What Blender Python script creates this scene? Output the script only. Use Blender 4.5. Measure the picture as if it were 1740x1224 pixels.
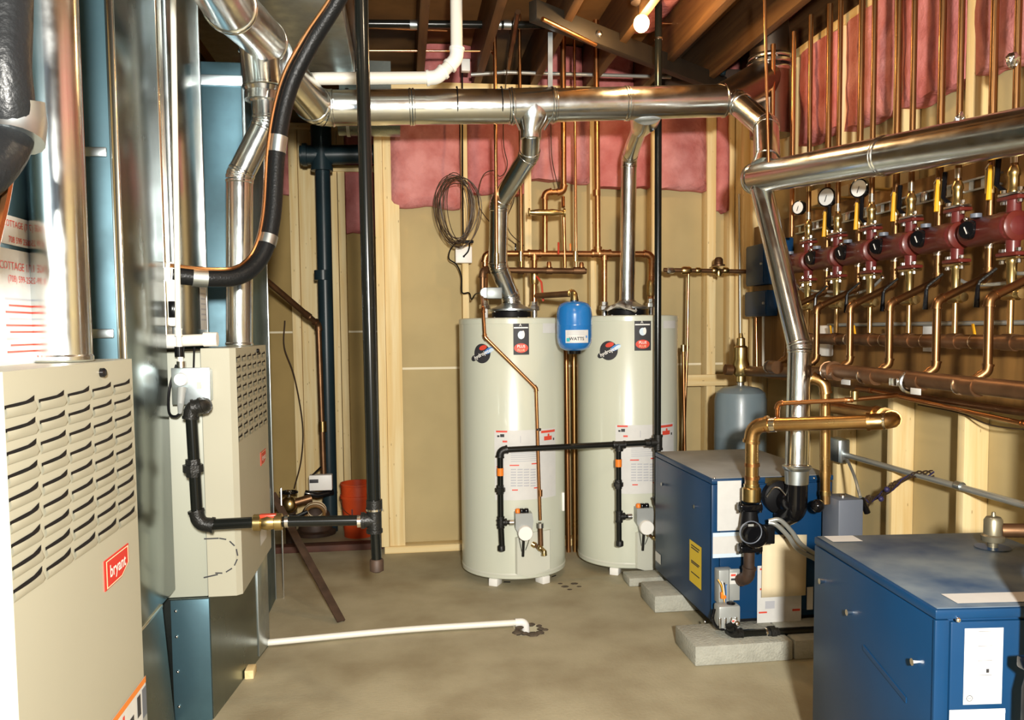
import bpy, bmesh, math, random
from mathutils import Vector as V, Matrix
random.seed(7)
for o in list(bpy.data.objects): bpy.data.objects.remove(o)
scene = bpy.context.scene
COL = scene.collection
PI = math.pi

# ------------------------------------------------------------------ camera
W, HH, F = 1740.0, 1224.0, 1400.0
CAMZ, PITCH, ROLL, YAW, CX, CY = 1.2, .061, .010, .1305473, 870.0, 645.66
CAM = V((0, 0, CAMZ))
fw = V((math.sin(YAW)*math.cos(PITCH), math.cos(YAW)*math.cos(PITCH), -math.sin(PITCH)))
_r = V((math.cos(YAW), -math.sin(YAW), 0)); _u = _r.cross(fw)
rt = _r*math.cos(ROLL) - _u*math.sin(ROLL); up = _u*math.cos(ROLL) + _r*math.sin(ROLL)
cd = bpy.data.cameras.new('camera'); cam = bpy.data.objects.new('camera', cd); COL.objects.link(cam)
cam.matrix_world = Matrix(((rt.x, up.x, -fw.x, CAM.x), (rt.y, up.y, -fw.y, CAM.y), (rt.z, up.z, -fw.z, CAM.z), (0, 0, 0, 1)))
cd.sensor_fit = 'HORIZONTAL'; cd.sensor_width = 36.0; cd.lens = 36.0*F/W
cd.shift_x = 0.0; cd.shift_y = (CY - HH/2)/W
cd.clip_start = .02; cd.clip_end = 60
scene.camera = cam
# ------------------------------------------------------------------ world, lights, exposure
world = bpy.data.worlds.new('world'); scene.world = world; world.use_nodes = True
world.node_tree.nodes['Background'].inputs[0].default_value = (.72, .86, 1.0, 1)
world.node_tree.nodes['Background'].inputs[1].default_value = 0.5
vs = scene.view_settings
vs.view_transform = 'Standard'; vs.look = 'None'; vs.gamma = 1.0; vs.use_curve_mapping = False
vs.exposure = 0.32
def lamp(name, kind, loc, energy, color, size=.1, target=None):
    d = bpy.data.lights.new(name, kind); d.energy = energy; d.color = color
    if kind == 'AREA': d.shape = 'DISK'; d.size = size
    else: d.shadow_soft_size = size
    o = bpy.data.objects.new(name, d); COL.objects.link(o); o.location = loc
    if target is not None:
        o.rotation_euler = (V(target)-V(loc)).to_track_quat('-Z', 'Y').to_euler()
    return o
lamp('camera_flash', 'AREA', (.12, -.60, 1.46), 160, (1, .955, .87), .14, (.55, 4.0, 1.25))

def U(x, y, X=None, Y=None, Z=None):
    d = fw + rt*((x-CX)/F) - up*((y-CY)/F)
    t = X/d.x if X is not None else (Y/d.y if Y is not None else (Z-CAMZ)/d.z)
    return CAM + d*t

# ------------------------------------------------------------------ materials
MATS = {}
def nmat(name, base, rough=.5, metal=0.0, spec=.5, coat=0.0, emit=None, vary=0.0, vscale=8.0, vcol=None, bump=0.0, bscale=60.0, stretch=(1, 1, 1), rvar=0.0, detail=4.0):
    m = bpy.data.materials.new(name); m.use_nodes = True; nt = m.node_tree; b = nt.nodes['Principled BSDF']
    b.inputs['Base Color'].default_value = (*base, 1); b.inputs['Roughness'].default_value = rough
    b.inputs['Metallic'].default_value = metal; b.inputs['Specular IOR Level'].default_value = spec
    b.inputs['Coat Weight'].default_value = coat
    if emit: b.inputs['Emission Color'].default_value = (*emit[0], 1); b.inputs['Emission Strength'].default_value = emit[1]
    if vary or bump or rvar:
        tc = nt.nodes.new('ShaderNodeTexCoord'); mp = nt.nodes.new('ShaderNodeMapping'); mp.inputs['Scale'].default_value = stretch
        nt.links.new(tc.outputs['Object'], mp.inputs['Vector'])
    if vary or rvar:
        n = nt.nodes.new('ShaderNodeTexNoise'); n.inputs['Scale'].default_value = vscale; n.inputs['Detail'].default_value = detail
        nt.links.new(mp.outputs[0], n.inputs['Vector'])
        rp = nt.nodes.new('ShaderNodeMapRange'); rp.inputs['From Min'].default_value = .35; rp.inputs['From Max'].default_value = .68
        nt.links.new(n.outputs['Fac'], rp.inputs['Value'])
    if vary:
        mx = nt.nodes.new('ShaderNodeMix'); mx.data_type = 'RGBA'
        c2 = vcol if vcol else tuple(max(0, c*(1-vary)) for c in base)
        mx.inputs['A'].default_value = (*base, 1); mx.inputs['B'].default_value = (*c2, 1)
        nt.links.new(rp.outputs[0], mx.inputs['Factor']); nt.links.new(mx.outputs['Result'], b.inputs['Base Color'])
    if rvar:
        r2 = nt.nodes.new('ShaderNodeMapRange'); r2.inputs['To Min'].default_value = rough; r2.inputs['To Max'].default_value = rough+rvar
        nt.links.new(rp.outputs[0], r2.inputs['Value']); nt.links.new(r2.outputs[0], b.inputs['Roughness'])
    if bump:
        n2 = nt.nodes.new('ShaderNodeTexNoise'); n2.inputs['Scale'].default_value = bscale; n2.inputs['Detail'].default_value = 3
        nt.links.new(mp.outputs[0], n2.inputs['Vector'])
        bp = nt.nodes.new('ShaderNodeBump'); bp.inputs['Strength'].default_value = bump; bp.inputs['Distance'].default_value = .01
        nt.links.new(n2.outputs['Fac'], bp.inputs['Height']); nt.links.new(bp.outputs[0], b.inputs['Normal'])
    MATS[name] = m
    return m
def woodmat(name, light, dark, axis):
    m = bpy.data.materials.new(name); m.use_nodes = True; nt = m.node_tree; b = nt.nodes['Principled BSDF']
    b.inputs['Roughness'].default_value = .6; b.inputs['Specular IOR Level'].default_value = .3
    tc = nt.nodes.new('ShaderNodeTexCoord'); mp = nt.nodes.new('ShaderNodeMapping')
    s = [34, 34, 34]; s[axis] = 1.6; mp.inputs['Scale'].default_value = s
    nt.links.new(tc.outputs['Object'], mp.inputs['Vector'])
    n = nt.nodes.new('ShaderNodeTexNoise'); n.inputs['Scale'].default_value = 1.0; n.inputs['Detail'].default_value = 5; n.inputs['Distortion'].default_value = .6
    nt.links.new(mp.outputs[0], n.inputs['Vector'])
    r = nt.nodes.new('ShaderNodeValToRGB'); r.color_ramp.elements[0].position = .35; r.color_ramp.elements[1].position = .68
    r.color_ramp.elements[0].color = (*light, 1); r.color_ramp.elements[1].color = (*dark, 1)
    nt.links.new(n.outputs['Fac'], r.inputs['Fac'])
    vo = nt.nodes.new('ShaderNodeTexVoronoi'); mp2 = nt.nodes.new('ShaderNodeMapping'); s2 = [9, 9, 9]; s2[axis] = 2.3; mp2.inputs['Scale'].default_value = s2
    nt.links.new(tc.outputs['Object'], mp2.inputs['Vector']); nt.links.new(mp2.outputs[0], vo.inputs['Vector'])
    kr = nt.nodes.new('ShaderNodeMapRange'); kr.inputs['From Min'].default_value = .06; kr.inputs['From Max'].default_value = .10; kr.inputs['To Min'].default_value = .75; kr.inputs['To Max'].default_value = 0
    nt.links.new(vo.outputs['Distance'], kr.inputs['Value'])
    mx = nt.nodes.new('ShaderNodeMix'); mx.data_type = 'RGBA'; mx.inputs['B'].default_value = (dark[0]*.35, dark[1]*.28, dark[2]*.25, 1)
    nt.links.new(kr.outputs[0], mx.inputs['Factor']); nt.links.new(r.outputs[0], mx.inputs['A'])
    nt.links.new(mx.outputs['Result'], b.inputs['Base Color'])
    MATS[name] = m
for ax, n in enumerate('xyz'):
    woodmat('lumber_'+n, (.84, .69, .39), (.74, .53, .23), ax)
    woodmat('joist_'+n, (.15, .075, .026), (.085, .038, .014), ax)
nmat('galv', (.60, .67, .70), .30, 1.0, vary=.22, vscale=14, rvar=.14)
nmat('galv_sheet', (.26, .31, .30), .20, 1.0, vary=.25, vscale=5, rvar=.10, stretch=(1, 1, .5))
nmat('galv_dull', (.080, .160, .200), .34, .6, vary=.28, vscale=7, rvar=.15)  # zinc tone with bluish reflected light tinted in
nmat('galv_grey', (.30, .33, .33), .45, .6)
nmat('galv_mirror', (.62, .60, .54), .15, 1.0, rvar=.06, vscale=3)
nmat('flue_dark', (.30, .235, .18), .34, 1.0, vary=.2)
nmat('copper_old', (.33, .17, .07), .30, 1.0, vary=.5, vscale=9, vcol=(.17, .085, .035), rvar=.15)
nmat('relief_brass', (.30, .27, .19), .38, .8)
nmat('brace', (.022, .015, .008), .6, vary=.4)
nmat('flue', (.76, .795, .79), .17, 1.0, vary=.12, vscale=18, rvar=.10)
nmat('steel', (.72, .72, .70), .25, 1.0)
nmat('bolt', (.9, .88, .84), .18, 1.0)
nmat('copper', (.66, .32, .13), .27, 1.0, vary=.45, vscale=9, vcol=(.36, .17, .07), rvar=.15)
nmat('copper_bright', (.80, .40, .18), .24, 1.0, vary=.2, vscale=9)
nmat('copper_dark', (.26, .14, .07), .42, .85, vary=.4, vscale=12)
nmat('copper_yellow', (.72, .48, .20), .26, 1.0, vary=.35, vscale=9, vcol=(.5, .27, .10), rvar=.1)
nmat('brass', (.66, .50, .22), .28, 1.0, vary=.25, vscale=20)
nmat('solder', (.82, .74, .60), .22, 1.0)
nmat('iron', (.007, .008, .007), .20, 0.0, .38)
nmat('iron_fit', (.012, .012, .011), .36, .0, .35, bump=.2, bscale=200)
nmat('rust', (.065, .036, .022), .6, .1, vary=.5, vscale=20)
nmat('enamel', (.42, .405, .315), .38, 0, .5, vary=.03, vscale=3)
nmat('enamel_cab', (.36, .375, .31), .45, 0, .45)
nmat('tank', (.59, .615, .51), .28, 0, .5, coat=.3)
nmat('tank_base', (.60, .61, .52), .4)
nmat('blue', (.006, .045, .125), .34, 0, .28, vary=.15, vscale=4)
nmat('blue_top', (.17, .21, .235), .50, 0, .4, vary=.6, vscale=5.5, vcol=(.020, .055, .125), detail=8)
nmat('blue_top_dusty', (.34, .36, .36), .55, 0, .4, vary=.3, vscale=5, detail=8)
nmat('tank_blue', (.015, .17, .50), .22, 0, .6, coat=.5)
nmat('grey_tank', (.15, .20, .23), .35, 0, .5, coat=.2)
nmat('grey_box', (.13, .15, .19), .45)
nmat('grey_cast', (.36, .38, .37), .4, .2)
nmat('pump_red', (.125, .018, .012), .38, 0, .5, coat=.15, vary=.2, vscale=15)
nmat('pump_pink', (.115, .018, .017), .33, 0, .5)
nmat('black', (.005, .005, .006), .14, 0, .4)
nmat('black_matte', (.006, .006, .007), .5, 0, .15)
nmat('rubber', (.008, .009, .010), .38, 0, .25, bump=.15, bscale=150)
nmat('drain', (.014, .030, .038), .34, 0, .35, vary=.3, vscale=6)
nmat('pvc', (.80, .78, .70), .35, 0, .5)
nmat('white', (.85, .84, .80), .45)
nmat('paper', (.66, .66, .64), .55, vary=.05, vscale=30)
nmat('paper_blue', (.62, .74, .85), .5)
nmat('manila', (.80, .68, .45), .6)
nmat('yellow_label', (.80, .58, .03), .5)
nmat('ink', (.03, .03, .035), .6)
nmat('ink_grey', (.45, .46, .50), .6)
nmat('red_print', (.70, .07, .04), .5)
nmat('orange_print', (.75, .22, .03), .5)
nmat('blue_print', (.08, .25, .62), .5)
nmat('teal_print', (.05, .45, .50), .5)
nmat('orange', (.85, .22, .02), .4)
nmat('red', (.62, .03, .02), .4)
nmat('yellow_handle', (.85, .42, .015), .4)
nmat('red_handle', (.55, .05, .02), .4)
nmat('bucket', (.66, .075, .015), .38, 0, .5, vary=.12, vscale=10)
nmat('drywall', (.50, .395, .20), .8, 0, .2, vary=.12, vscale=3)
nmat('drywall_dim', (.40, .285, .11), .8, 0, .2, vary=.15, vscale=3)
nmat('plywood', (.235, .120, .034), .55, 0, .3, vary=.35, vscale=3.0, stretch=(1, 8, .8))
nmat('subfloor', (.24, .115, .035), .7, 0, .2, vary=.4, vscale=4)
nmat('seam', (.80, .72, .52), .7)
nmat('pink', (.62, .235, .225), .95, 0, .1, vary=.5, vscale=7, vcol=(.43, .115, .105), bump=.9, bscale=26, detail=8)
nmat('pink_pale', (.66, .29, .275), .95, 0, .1, vary=.4, vscale=9, vcol=(.48, .155, .14), bump=.9, bscale=30, detail=8)
nmat('concrete', (.45, .405, .275), .62, 0, .35, vary=.42, vscale=3.2, vcol=(.30, .255, .16), bump=.12, bscale=90, detail=9)
nmat('block', (.42, .42, .36), .85, 0, .2, vary=.15, vscale=25, bump=.5, bscale=120)
nmat('dirt', (.10, .075, .05), .9, vary=.5, vscale=60)
nmat('stucco_dark', (.05, .03, .02), .9)
nmat('plate_red', (.10, .035, .02), .7, vary=.4, vscale=10)
nmat('bulb', (1, .85, .6), .3, emit=((1.0, .62, .22), 22))
nmat('foil', (.72, .75, .78), .22, 1.0, bump=.8, bscale=60)
nmat('plastic_bag', (.55, .52, .44), .3, 0, .6, vary=.3, vscale=40)
nmat('wire_brown', (.05, .03, .016), .5)
nmat('wire_grey', (.42, .44, .42), .35, .6)
nmat('wire_purple', (.03, .025, .09), .5)
nmat('glass_white', (.80, .80, .78), .2)

# ------------------------------------------------------------------ mesh helpers
def fillet(pts, bend, seg=6):
    """list of (kind, points): straight segments and bend arcs"""
    pts = [V(p) for p in pts]; out = []; cur = pts[0]
    for i in range(1, len(pts)-1):
        a, b, c = pts[i-1], pts[i], pts[i+1]
        d1 = (b-a).normalized(); d2 = (c-b).normalized()
        ang = d1.angle(d2, 0)
        if ang < .02: continue
        t = bend*math.tan(ang/2); t = min(t, (b-a).length*.49 if i > 1 else (b-a).length*.95, (c-b).length*.49 if i < len(pts)-2 else (c-b).length*.95)
        R = t/math.tan(ang/2)
        s, e = b-d1*t, b+d2*t
        nrm = (d2-d1*d1.dot(d2)).normalized(); cen = s+nrm*R
        arc = []
        for k in range(seg+1):
            th = ang*k/seg
            arc.append(cen - nrm*R*math.cos(th) + d1*R*math.sin(th))
        out.append(('s', [cur, s])); out.append(('b', arc)); cur = e
    out.append(('s', [cur, pts[-1]]))
    return out
def path(pts, bend, seg=6):
    res = []
    for k, p in fillet(pts, bend, seg):
        for q in p:
            if not res or (q-res[-1]).length > 1e-5: res.append(q)
    return res
def smoothpath(pts, n=8):
    """Catmull-Rom through points"""
    P = [V(p) for p in pts]; P = [P[0]*2-P[1]] + P + [P[-1]*2-P[-2]]; out = []
    for i in range(1, len(P)-2):
        a, b, c, d = P[i-1:i+3]
        for k in range(n):
            t = k/n
            out.append(.5*((2*b)+(c-a)*t+(2*a-5*b+4*c-d)*t*t+(3*b-a-3*c+d)*t**3))
    out.append(P[-2]); return out
def rootloc(o):
    l = V((0, 0, 0))
    while o is not None: l = l + V(o.location); o = o.parent
    return l
class MB:
    def __init__(s): s.v = []; s.f = []
    def add(s, vs_, fs):
        o = len(s.v); s.v += [V(q) for q in vs_]; s.f += [tuple(o+i for i in q) for q in fs]; return s
    def box(s, x0, x1, y0, y1, z0, z1):
        return s.add([(x0, y0, z0), (x1, y0, z0), (x1, y1, z0), (x0, y1, z0), (x0, y0, z1), (x1, y0, z1), (x1, y1, z1), (x0, y1, z1)],
                     [(0, 3, 2, 1), (4, 5, 6, 7), (0, 1, 5, 4), (1, 2, 6, 5), (2, 3, 7, 6), (3, 0, 4, 7)])
    def bbox(s, x0, x1, y0, y1, z0, z1, b=.005):
        """box with chamfered edges"""
        bm = bmesh.new(); bmesh.ops.create_cube(bm, size=1)
        for q in bm.verts: q.co = V(((x0+x1)/2+q.co.x*(x1-x0), (y0+y1)/2+q.co.y*(y1-y0), (z0+z1)/2+q.co.z*(z1-z0)))
        bmesh.ops.bevel(bm, geom=bm.edges[:], offset=b, segments=2, profile=.5, affect='EDGES')
        bm.verts.index_update()
        s.add([q.co.copy() for q in bm.verts], [[q.index for q in f.verts] for f in bm.faces]); bm.free(); return s
    def obox(s, c, ax, ay, az, hx, hy, hz, b=0):
        """oriented box: centre, unit axes, half sizes"""
        t = MB(); (t.bbox(-hx, hx, -hy, hy, -hz, hz, b) if b else t.box(-hx, hx, -hy, hy, -hz, hz))
        c = V(c); ax, ay, az = V(ax).normalized(), V(ay).normalized(), V(az).normalized()
        return s.add([c+ax*q.x+ay*q.y+az*q.z for q in t.v], t.f)
    def rings(s, rings, cap=True, closed=False):
        o = len(s.v); n = len(rings[0])
        for r in rings: s.v += r
        m = len(rings)
        for i in range(m-1 if not closed else m):
            a, b = o+i*n, o+((i+1) % m)*n
            for k in range(n): s.f.append((a+k, a+(k+1) % n, b+(k+1) % n, b+k))
        if cap and not closed:
            s.f.append(tuple(o+k for k in range(n-1, -1, -1))); s.f.append(tuple(o+(m-1)*n+k for k in range(n)))
        return s
    def tube(s, pts, r, n=12, cap=True, closed=False):
        pts = [V(p) for p in pts]; m = len(pts); rs = r if isinstance(r, (list, tuple)) else [r]*m
        tans = []
        for i in range(m):
            a = pts[i-1] if (i > 0 or closed) else pts[i]; b = pts[(i+1) % m] if (i < m-1 or closed) else pts[i]
            tans.append((b-a).normalized())
        t0 = tans[0]; ref = V((0, 0, 1)) if abs(t0.z) < .9 else V((1, 0, 0))
        x = t0.cross(ref).normalized(); rings = []
        for i in range(m):
            t = tans[i]; x = (x-t*x.dot(t))
            if x.length < 1e-6: x = t.orthogonal()
            x.normalize(); y = t.cross(x)
            rings.append([pts[i]+(x*math.cos(2*PI*k/n)+y*math.sin(2*PI*k/n))*rs[i] for k in range(n)])
        return s.rings(rings, cap, closed)
    def cyl(s, p, q, r, r2=None, n=16): return s.tube([p, q], [r, r if r2 is None else r2], n)
    def lathe(s, prof, base, axis=(0, 0, 1), n=24):
        a = V(axis).normalized(); x = a.orthogonal().normalized(); y = a.cross(x); base = V(base)
        return s.rings([[base+a*h+(x*math.cos(2*PI*k/n)+y*math.sin(2*PI*k/n))*max(r, 1e-4) for k in range(n)] for r, h in prof])
    def ball(s, c, r, n=12, sc=(1, 1, 1)):
        m = max(5, n//2); c = V(c)
        return s.rings([[c+V((math.cos(2*PI*k/n)*math.sin(PI*(i+.02)/(m+.04))*r*sc[0], math.sin(2*PI*k/n)*math.sin(PI*(i+.02)/(m+.04))*r*sc[1], -math.cos(PI*(i+.02)/(m+.04))*r*sc[2])) for k in range(n)] for i in range(m+1)])
    def prism(s, poly, d):
        """closed polygon (3d points) extruded by vector d"""
        n = len(poly); o = len(s.v); d = V(d)
        s.v += [V(p) for p in poly] + [V(p)+d for p in poly]
        s.f.append(tuple(o+k for k in range(n-1, -1, -1))); s.f.append(tuple(o+n+k for k in range(n)))
        for k in range(n): s.f.append((o+k, o+(k+1) % n, o+n+(k+1) % n, o+n+k))
        return s
    def mesh(s, name, mat, off, ang=38):
        me = bpy.data.meshes.new(name); me.from_pydata([q-off for q in s.v], [], s.f); me.validate()
        bm = bmesh.new(); bm.from_mesh(me); bmesh.ops.recalc_face_normals(bm, faces=bm.faces[:]); bm.to_mesh(me); bm.free()
        me.materials.append(MATS[mat]); me.shade_smooth(); me.set_sharp_from_angle(angle=math.radians(ang))
        return me
    def build(s, name, mat, parent=None, label=None, ang=38, loc=None):
        if parent is None and loc is None:
            xs = [q.x for q in s.v]; ys = [q.y for q in s.v]; zs = [q.z for q in s.v]
            loc = V(((min(xs)+max(xs))/2, (min(ys)+max(ys))/2, min(zs)))
        off = rootloc(parent) + (V(loc) if loc is not None else V((0, 0, 0)))
        o = bpy.data.objects.new(name, s.mesh(name, mat, off, ang)); COL.objects.link(o)
        if loc is not None: o.location = loc
        if parent is not None: o.parent = parent
        if label: o['label'] = label
        return o
def tag(o, label, cat, group=None):
    o['label'] = label; o['category'] = cat
    if group: o['group'] = group
    return o
def thing(name, label, cat, loc, group=None):
    o = bpy.data.objects.new(name, None); COL.objects.link(o); o.location = loc; o.empty_display_size = .05
    return tag(o, label, cat, group)
def struct(o): o['kind'] = 'structure'; return o
def copy_tree(o, parent=None):
    c = o.copy(); COL.objects.link(c); c.parent = parent
    for ch in o.children: copy_tree(ch, c)
    return c
def textmesh(txt, size, bold=0.0):
    cu = bpy.data.curves.new('txt', 'FONT'); cu.body = txt; cu.size = size; cu.align_x = 'CENTER'; cu.align_y = 'CENTER'; cu.offset = bold; cu.resolution_u = 3
    ob = bpy.data.objects.new('txt', cu); me = bpy.data.meshes.new_from_object(ob)
    vs_ = [q.co.copy() for q in me.vertices]; fs = [tuple(p.vertices) for p in me.polygons]
    bpy.data.objects.remove(ob); bpy.data.curves.remove(cu); bpy.data.meshes.remove(me)
    return vs_, fs
def lettering(name, txt, size, mat, parent, fn, u=0, v=0, bold=0.0, sx=1.0, shear=0.0):
    vs_, fs = textmesh(txt, size, bold); b = MB()
    b.add([fn(u+q.x*sx+q.y*shear, v+q.y) for q in vs_], fs)
    off = rootloc(parent); me = bpy.data.meshes.new(name); me.from_pydata([q-off for q in b.v], [], b.f); me.materials.append(MATS[mat])
    o = bpy.data.objects.new(name, me); COL.objects.link(o); o.parent = parent
    return o
def sheet(name, mat, parent, fn, u0, u1, v0, v1, nu=1, nv=1, label=None):
    """thin printed sheet lying on the surface fn(u, v)"""
    b = MB(); vs_ = [fn(u0+(u1-u0)*i/nu, v0+(v1-v0)*j/nv) for j in range(nv+1) for i in range(nu+1)]
    b.add(vs_, [(j*(nu+1)+i, j*(nu+1)+i+1, (j+1)*(nu+1)+i+1, (j+1)*(nu+1)+i) for j in range(nv) for i in range(nu)])
    return b.build(name, mat, parent, label)
def flat(o, ux, vx, n, eps):
    o, ux, vx, n = V(o), V(ux).normalized(), V(vx).normalized(), V(n).normalized()
    return lambda u, v: o+ux*u+vx*v+n*eps

def low(pts):
    return min((V(p) for p in pts), key=lambda q: q.z).copy()
def pipe_parts(root, pts, r, mat, bend=None, fit=1.22, fitmat=None, n=12, seg=5, pname='pipe', ename='elbow', collar=True):
    bend = bend if bend else r*2.2; fm = fitmat or mat
    fl = fillet(pts, bend, seg)
    for k, p in fl:
        if (p[-1]-p[0]).length < 1e-4: continue
        if k == 's': MB().tube(p, r, n).build(pname, mat, root)
        else:
            b = MB(); d0 = (p[0]-p[1]).normalized(); d1 = (p[-1]-p[-2]).normalized()
            ext = r*.5
            b.tube([p[0]+d0*ext]+p+[p[-1]+d1*ext], r*fit, n)
            if collar:
                b.cyl(p[0]+d0*ext, p[0]+d0*(ext+r*.45), r*fit*1.12, n=n); b.cyl(p[-1]+d1*ext, p[-1]+d1*(ext+r*.45), r*fit*1.12, n=n)
            b.build(ename, fm, root)
def run(name, label, cat, pts, r, mat, group=None, **k):
    root = thing(name, label, cat, low(pts), group); pipe_parts(root, pts, r, mat, **k); return root
def coupling(root, p, d, r, L, mat, name='coupling', n=14):
    p, d = V(p), V(d).normalized(); h = L/2
    MB().lathe([(r*.98, -h), (r, -h), (r, h), (r*.98, h)], p, d, n).build(name, mat, root)
def union(root, p, d, r, mat, name='union'):
    d = V(d).normalized(); MB().lathe([(r*1.25, -r*1.6), (r*1.3, -r*.8), (r*1.75, -r*.75), (r*1.75, r*.55), (r*1.3, r*.6), (r*1.25, r*1.5)], p, d, 8).build(name, mat, root)
def tee(root, p, d, side, r, mat, name='tee', L=2.2):
    p, d, sd = V(p), V(d).normalized(), V(side).normalized(); b = MB()
    b.lathe([(r*1.35, -r*L), (r*1.4, -r*L+.001), (r*1.4, -r*L*.7), (r*1.25, -r*L*.68), (r*1.25, r*L*.68), (r*1.4, r*L*.7), (r*1.4, r*L), (r*1.35, r*L)], p, d, 14)
    b.lathe([(r*1.25, 0), (r*1.25, r*L*.7), (r*1.4, r*L*.72), (r*1.4, r*L)], p, sd, 14)
    b.build(name, mat, root)
X_, Y_, Z_ = V((1, 0, 0)), V((0, 1, 0)), V((0, 0, 1))
# ================================================================== THE SETTING
from mathutils import noise as NZ
YB, YA, XR, XL, ZC = 4.42, 5.35, 1.85, -1.50, 2.50
ZTOP = 2.74
dh = U(898, 1071, Z=0)
b = MB(); hs = .055
b.box(XL-.1, dh.x-hs, -2.3, 5.7, -.12, 0); b.box(dh.x+hs, XR+.2, -2.3, 5.7, -.12, 0)
b.box(dh.x-hs, dh.x+hs, -2.3, dh.y-hs, -.12, 0); b.box(dh.x-hs, dh.x+hs, dh.y+hs, 5.7, -.12, 0)
floor = struct(b.build('floor', 'concrete', loc=(0, 0, 0)))
MB().box(dh.x-hs, dh.x+hs, dh.y-hs, dh.y+hs, -.12, -.10).build('drain_bottom', 'dirt', floor)
for k in range(11):
    a = k*.61; rr = hs*(.75+.5*random.random()); c = V((dh.x+rr*math.cos(a)*1.0, dh.y+rr*math.sin(a), .002)); s = .009+.012*random.random()
    MB().ball(c, s, 6, (1.3, 1, .5)).build('rubble', 'dirt', floor)

def member(name, parent, x0, x1, y0, y1, z0, z1, mat):
    return MB().bbox(x0, x1, y0, y1, z0, z1, .003).build(name, mat, parent, loc=None)
def batt(parent, x0, x1, z0, z1, yface, depth, along='x', seed=0, mat='pink', rag=.011, name='insulation_batt'):
    """fluffy glass-wool batt; face bulges towards the room"""
    nu = max(4, int((x1-x0)/.035)); nv = max(6, int((z1-z0)/.04)); vs_ = []
    for j in range(nv+1):
        for i in range(nu+1):
            u, v = i/nu, j/nv
            zb = z0 + rag*NZ.noise(V((x0*3+u*3, seed*5.1, 1)))*2
            z = zb+(z1-zb)*v; x = x0+(x1-x0)*u
            edge = min(u, 1-u, v*.8+.05); bul = .022*min(1, edge*6)
            d = bul + .012*NZ.noise(V((x*9, z*9, seed))) + .02*NZ.noise(V((x*3.1, z*3.1, seed+7)))
            vs_.append((x, d, z))
    m = MB(); pf = (lambda q: V((q[0], yface-q[1], q[2]))) if along == 'x' else (lambda q: V((yface-q[1], q[0], q[2])))
    pb = (lambda q: V((q[0], yface+depth, q[2]))) if along == 'x' else (lambda q: V((yface+depth, q[0], q[2])))
    N = (nu+1)*(nv+1)
    fs = [(j*(nu+1)+i, j*(nu+1)+i+1, (j+1)*(nu+1)+i+1, (j+1)*(nu+1)+i) for j in range(nv) for i in range(nu)]
    rim = [i for i in range(nu+1)]+[j*(nu+1)+nu for j in range(1, nv+1)]+[nv*(nu+1)+i for i in range(nu-1, -1, -1)]+[j*(nu+1) for j in range(nv-1, 0, -1)]
    vv = [pf(q) for q in vs_]+[pb(vs_[i]) for i in rim]; R = len(rim)
    fs += [(rim[k], N+k, N+(k+1) % R, rim[(k+1) % R]) for k in range(R)]
    m.add(vv, fs)
    return m.build(name, mat, parent, ang=80)

# ---- back wall
wb = struct(MB().box(-.12, XR+.12, YB+.115, YB+.14, 0, ZC).build('wall_back', 'drywall', loc=(0, 0, 0)))
zs = U(727, 626, Y=YB+.09).z
for (z0, z1) in ((.0, zs-.006), (zs+.006, ZC)):
    MB().box(-.10, XR+.10, YB+.09, YB+.104, z0, z1).build('drywall_sheet', 'drywall', wb)
MB().box(-.10, XR+.10, YB+.091, YB+.108, zs-.007, zs+.007).build('drywall_joint', 'seam', wb)
member('bottom_plate', wb, -.12, XR, YB, YB+.089, 0, .038, 'lumber_x')
member('top_plate', wb, -.12, XR, YB, YB+.089, ZC-.076, ZC-.04, 'lumber_x')
member('top_plate', wb, -.12, XR, YB, YB+.089, ZC-.038, ZC, 'lumber_x')
def bx(px, y=560): return U(px, y, Y=YB).x
studs = [(787, 798), (893, 905), (1004, 1014), (1107, 1116), (1201, 1216), (1239, 1247), (1250, 1273)]
xs_ = []
for a, c in [(641, 655)]+studs:
    x0, x1 = bx(a), bx(c); xs_.append((x0, x1))
    member('stud', wb, x0, x1, YB, YB+.089, .038, ZC-.076, 'lumber_z')
cs = xs_[0]
member('stud', wb, cs[1]+.001, cs[1]+.085, YB+.012, YB+.05, .038, ZC-.076, 'lumber_z')
ins = [(668, 786, 350), (798, 893, 326), (905, 1004, 307), (1014, 1107, 318), (1117, 1201, 322), (1216, 1239, 356)]
for k, (a, c, yb) in enumerate(ins):
    batt(wb, bx(a)+.004, bx(c)-.002, U(a, yb, Y=YB).z, ZC-.08, YB+.012, .07, 'x', k+1, 'pink' if k % 2 else 'pink_pale')
zb = U(1200, 646, Y=YB).z
member('blocking', wb, bx(1160), bx(1250), YB-.020, YB-.001, zb-.032, zb+.032, 'lumber_x')

# ---- side of the alcove and alcove back wall
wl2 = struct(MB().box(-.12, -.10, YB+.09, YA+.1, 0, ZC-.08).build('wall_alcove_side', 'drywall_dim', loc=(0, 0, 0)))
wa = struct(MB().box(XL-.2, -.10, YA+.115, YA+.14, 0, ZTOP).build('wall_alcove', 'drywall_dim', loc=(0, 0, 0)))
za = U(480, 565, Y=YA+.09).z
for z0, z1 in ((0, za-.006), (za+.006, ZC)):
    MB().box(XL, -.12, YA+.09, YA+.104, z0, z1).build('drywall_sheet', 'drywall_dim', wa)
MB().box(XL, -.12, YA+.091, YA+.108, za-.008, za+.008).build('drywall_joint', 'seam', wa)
def axp(px, y=560): return U(px, y, Y=YA).x
member('bottom_plate', wa, XL, -.12, YA, YA+.089, 0, .038, 'lumber_x')
member('top_plate', wa, XL, -.12, YA, YA+.089, ZC-.04, ZC, 'lumber_x')
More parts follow.
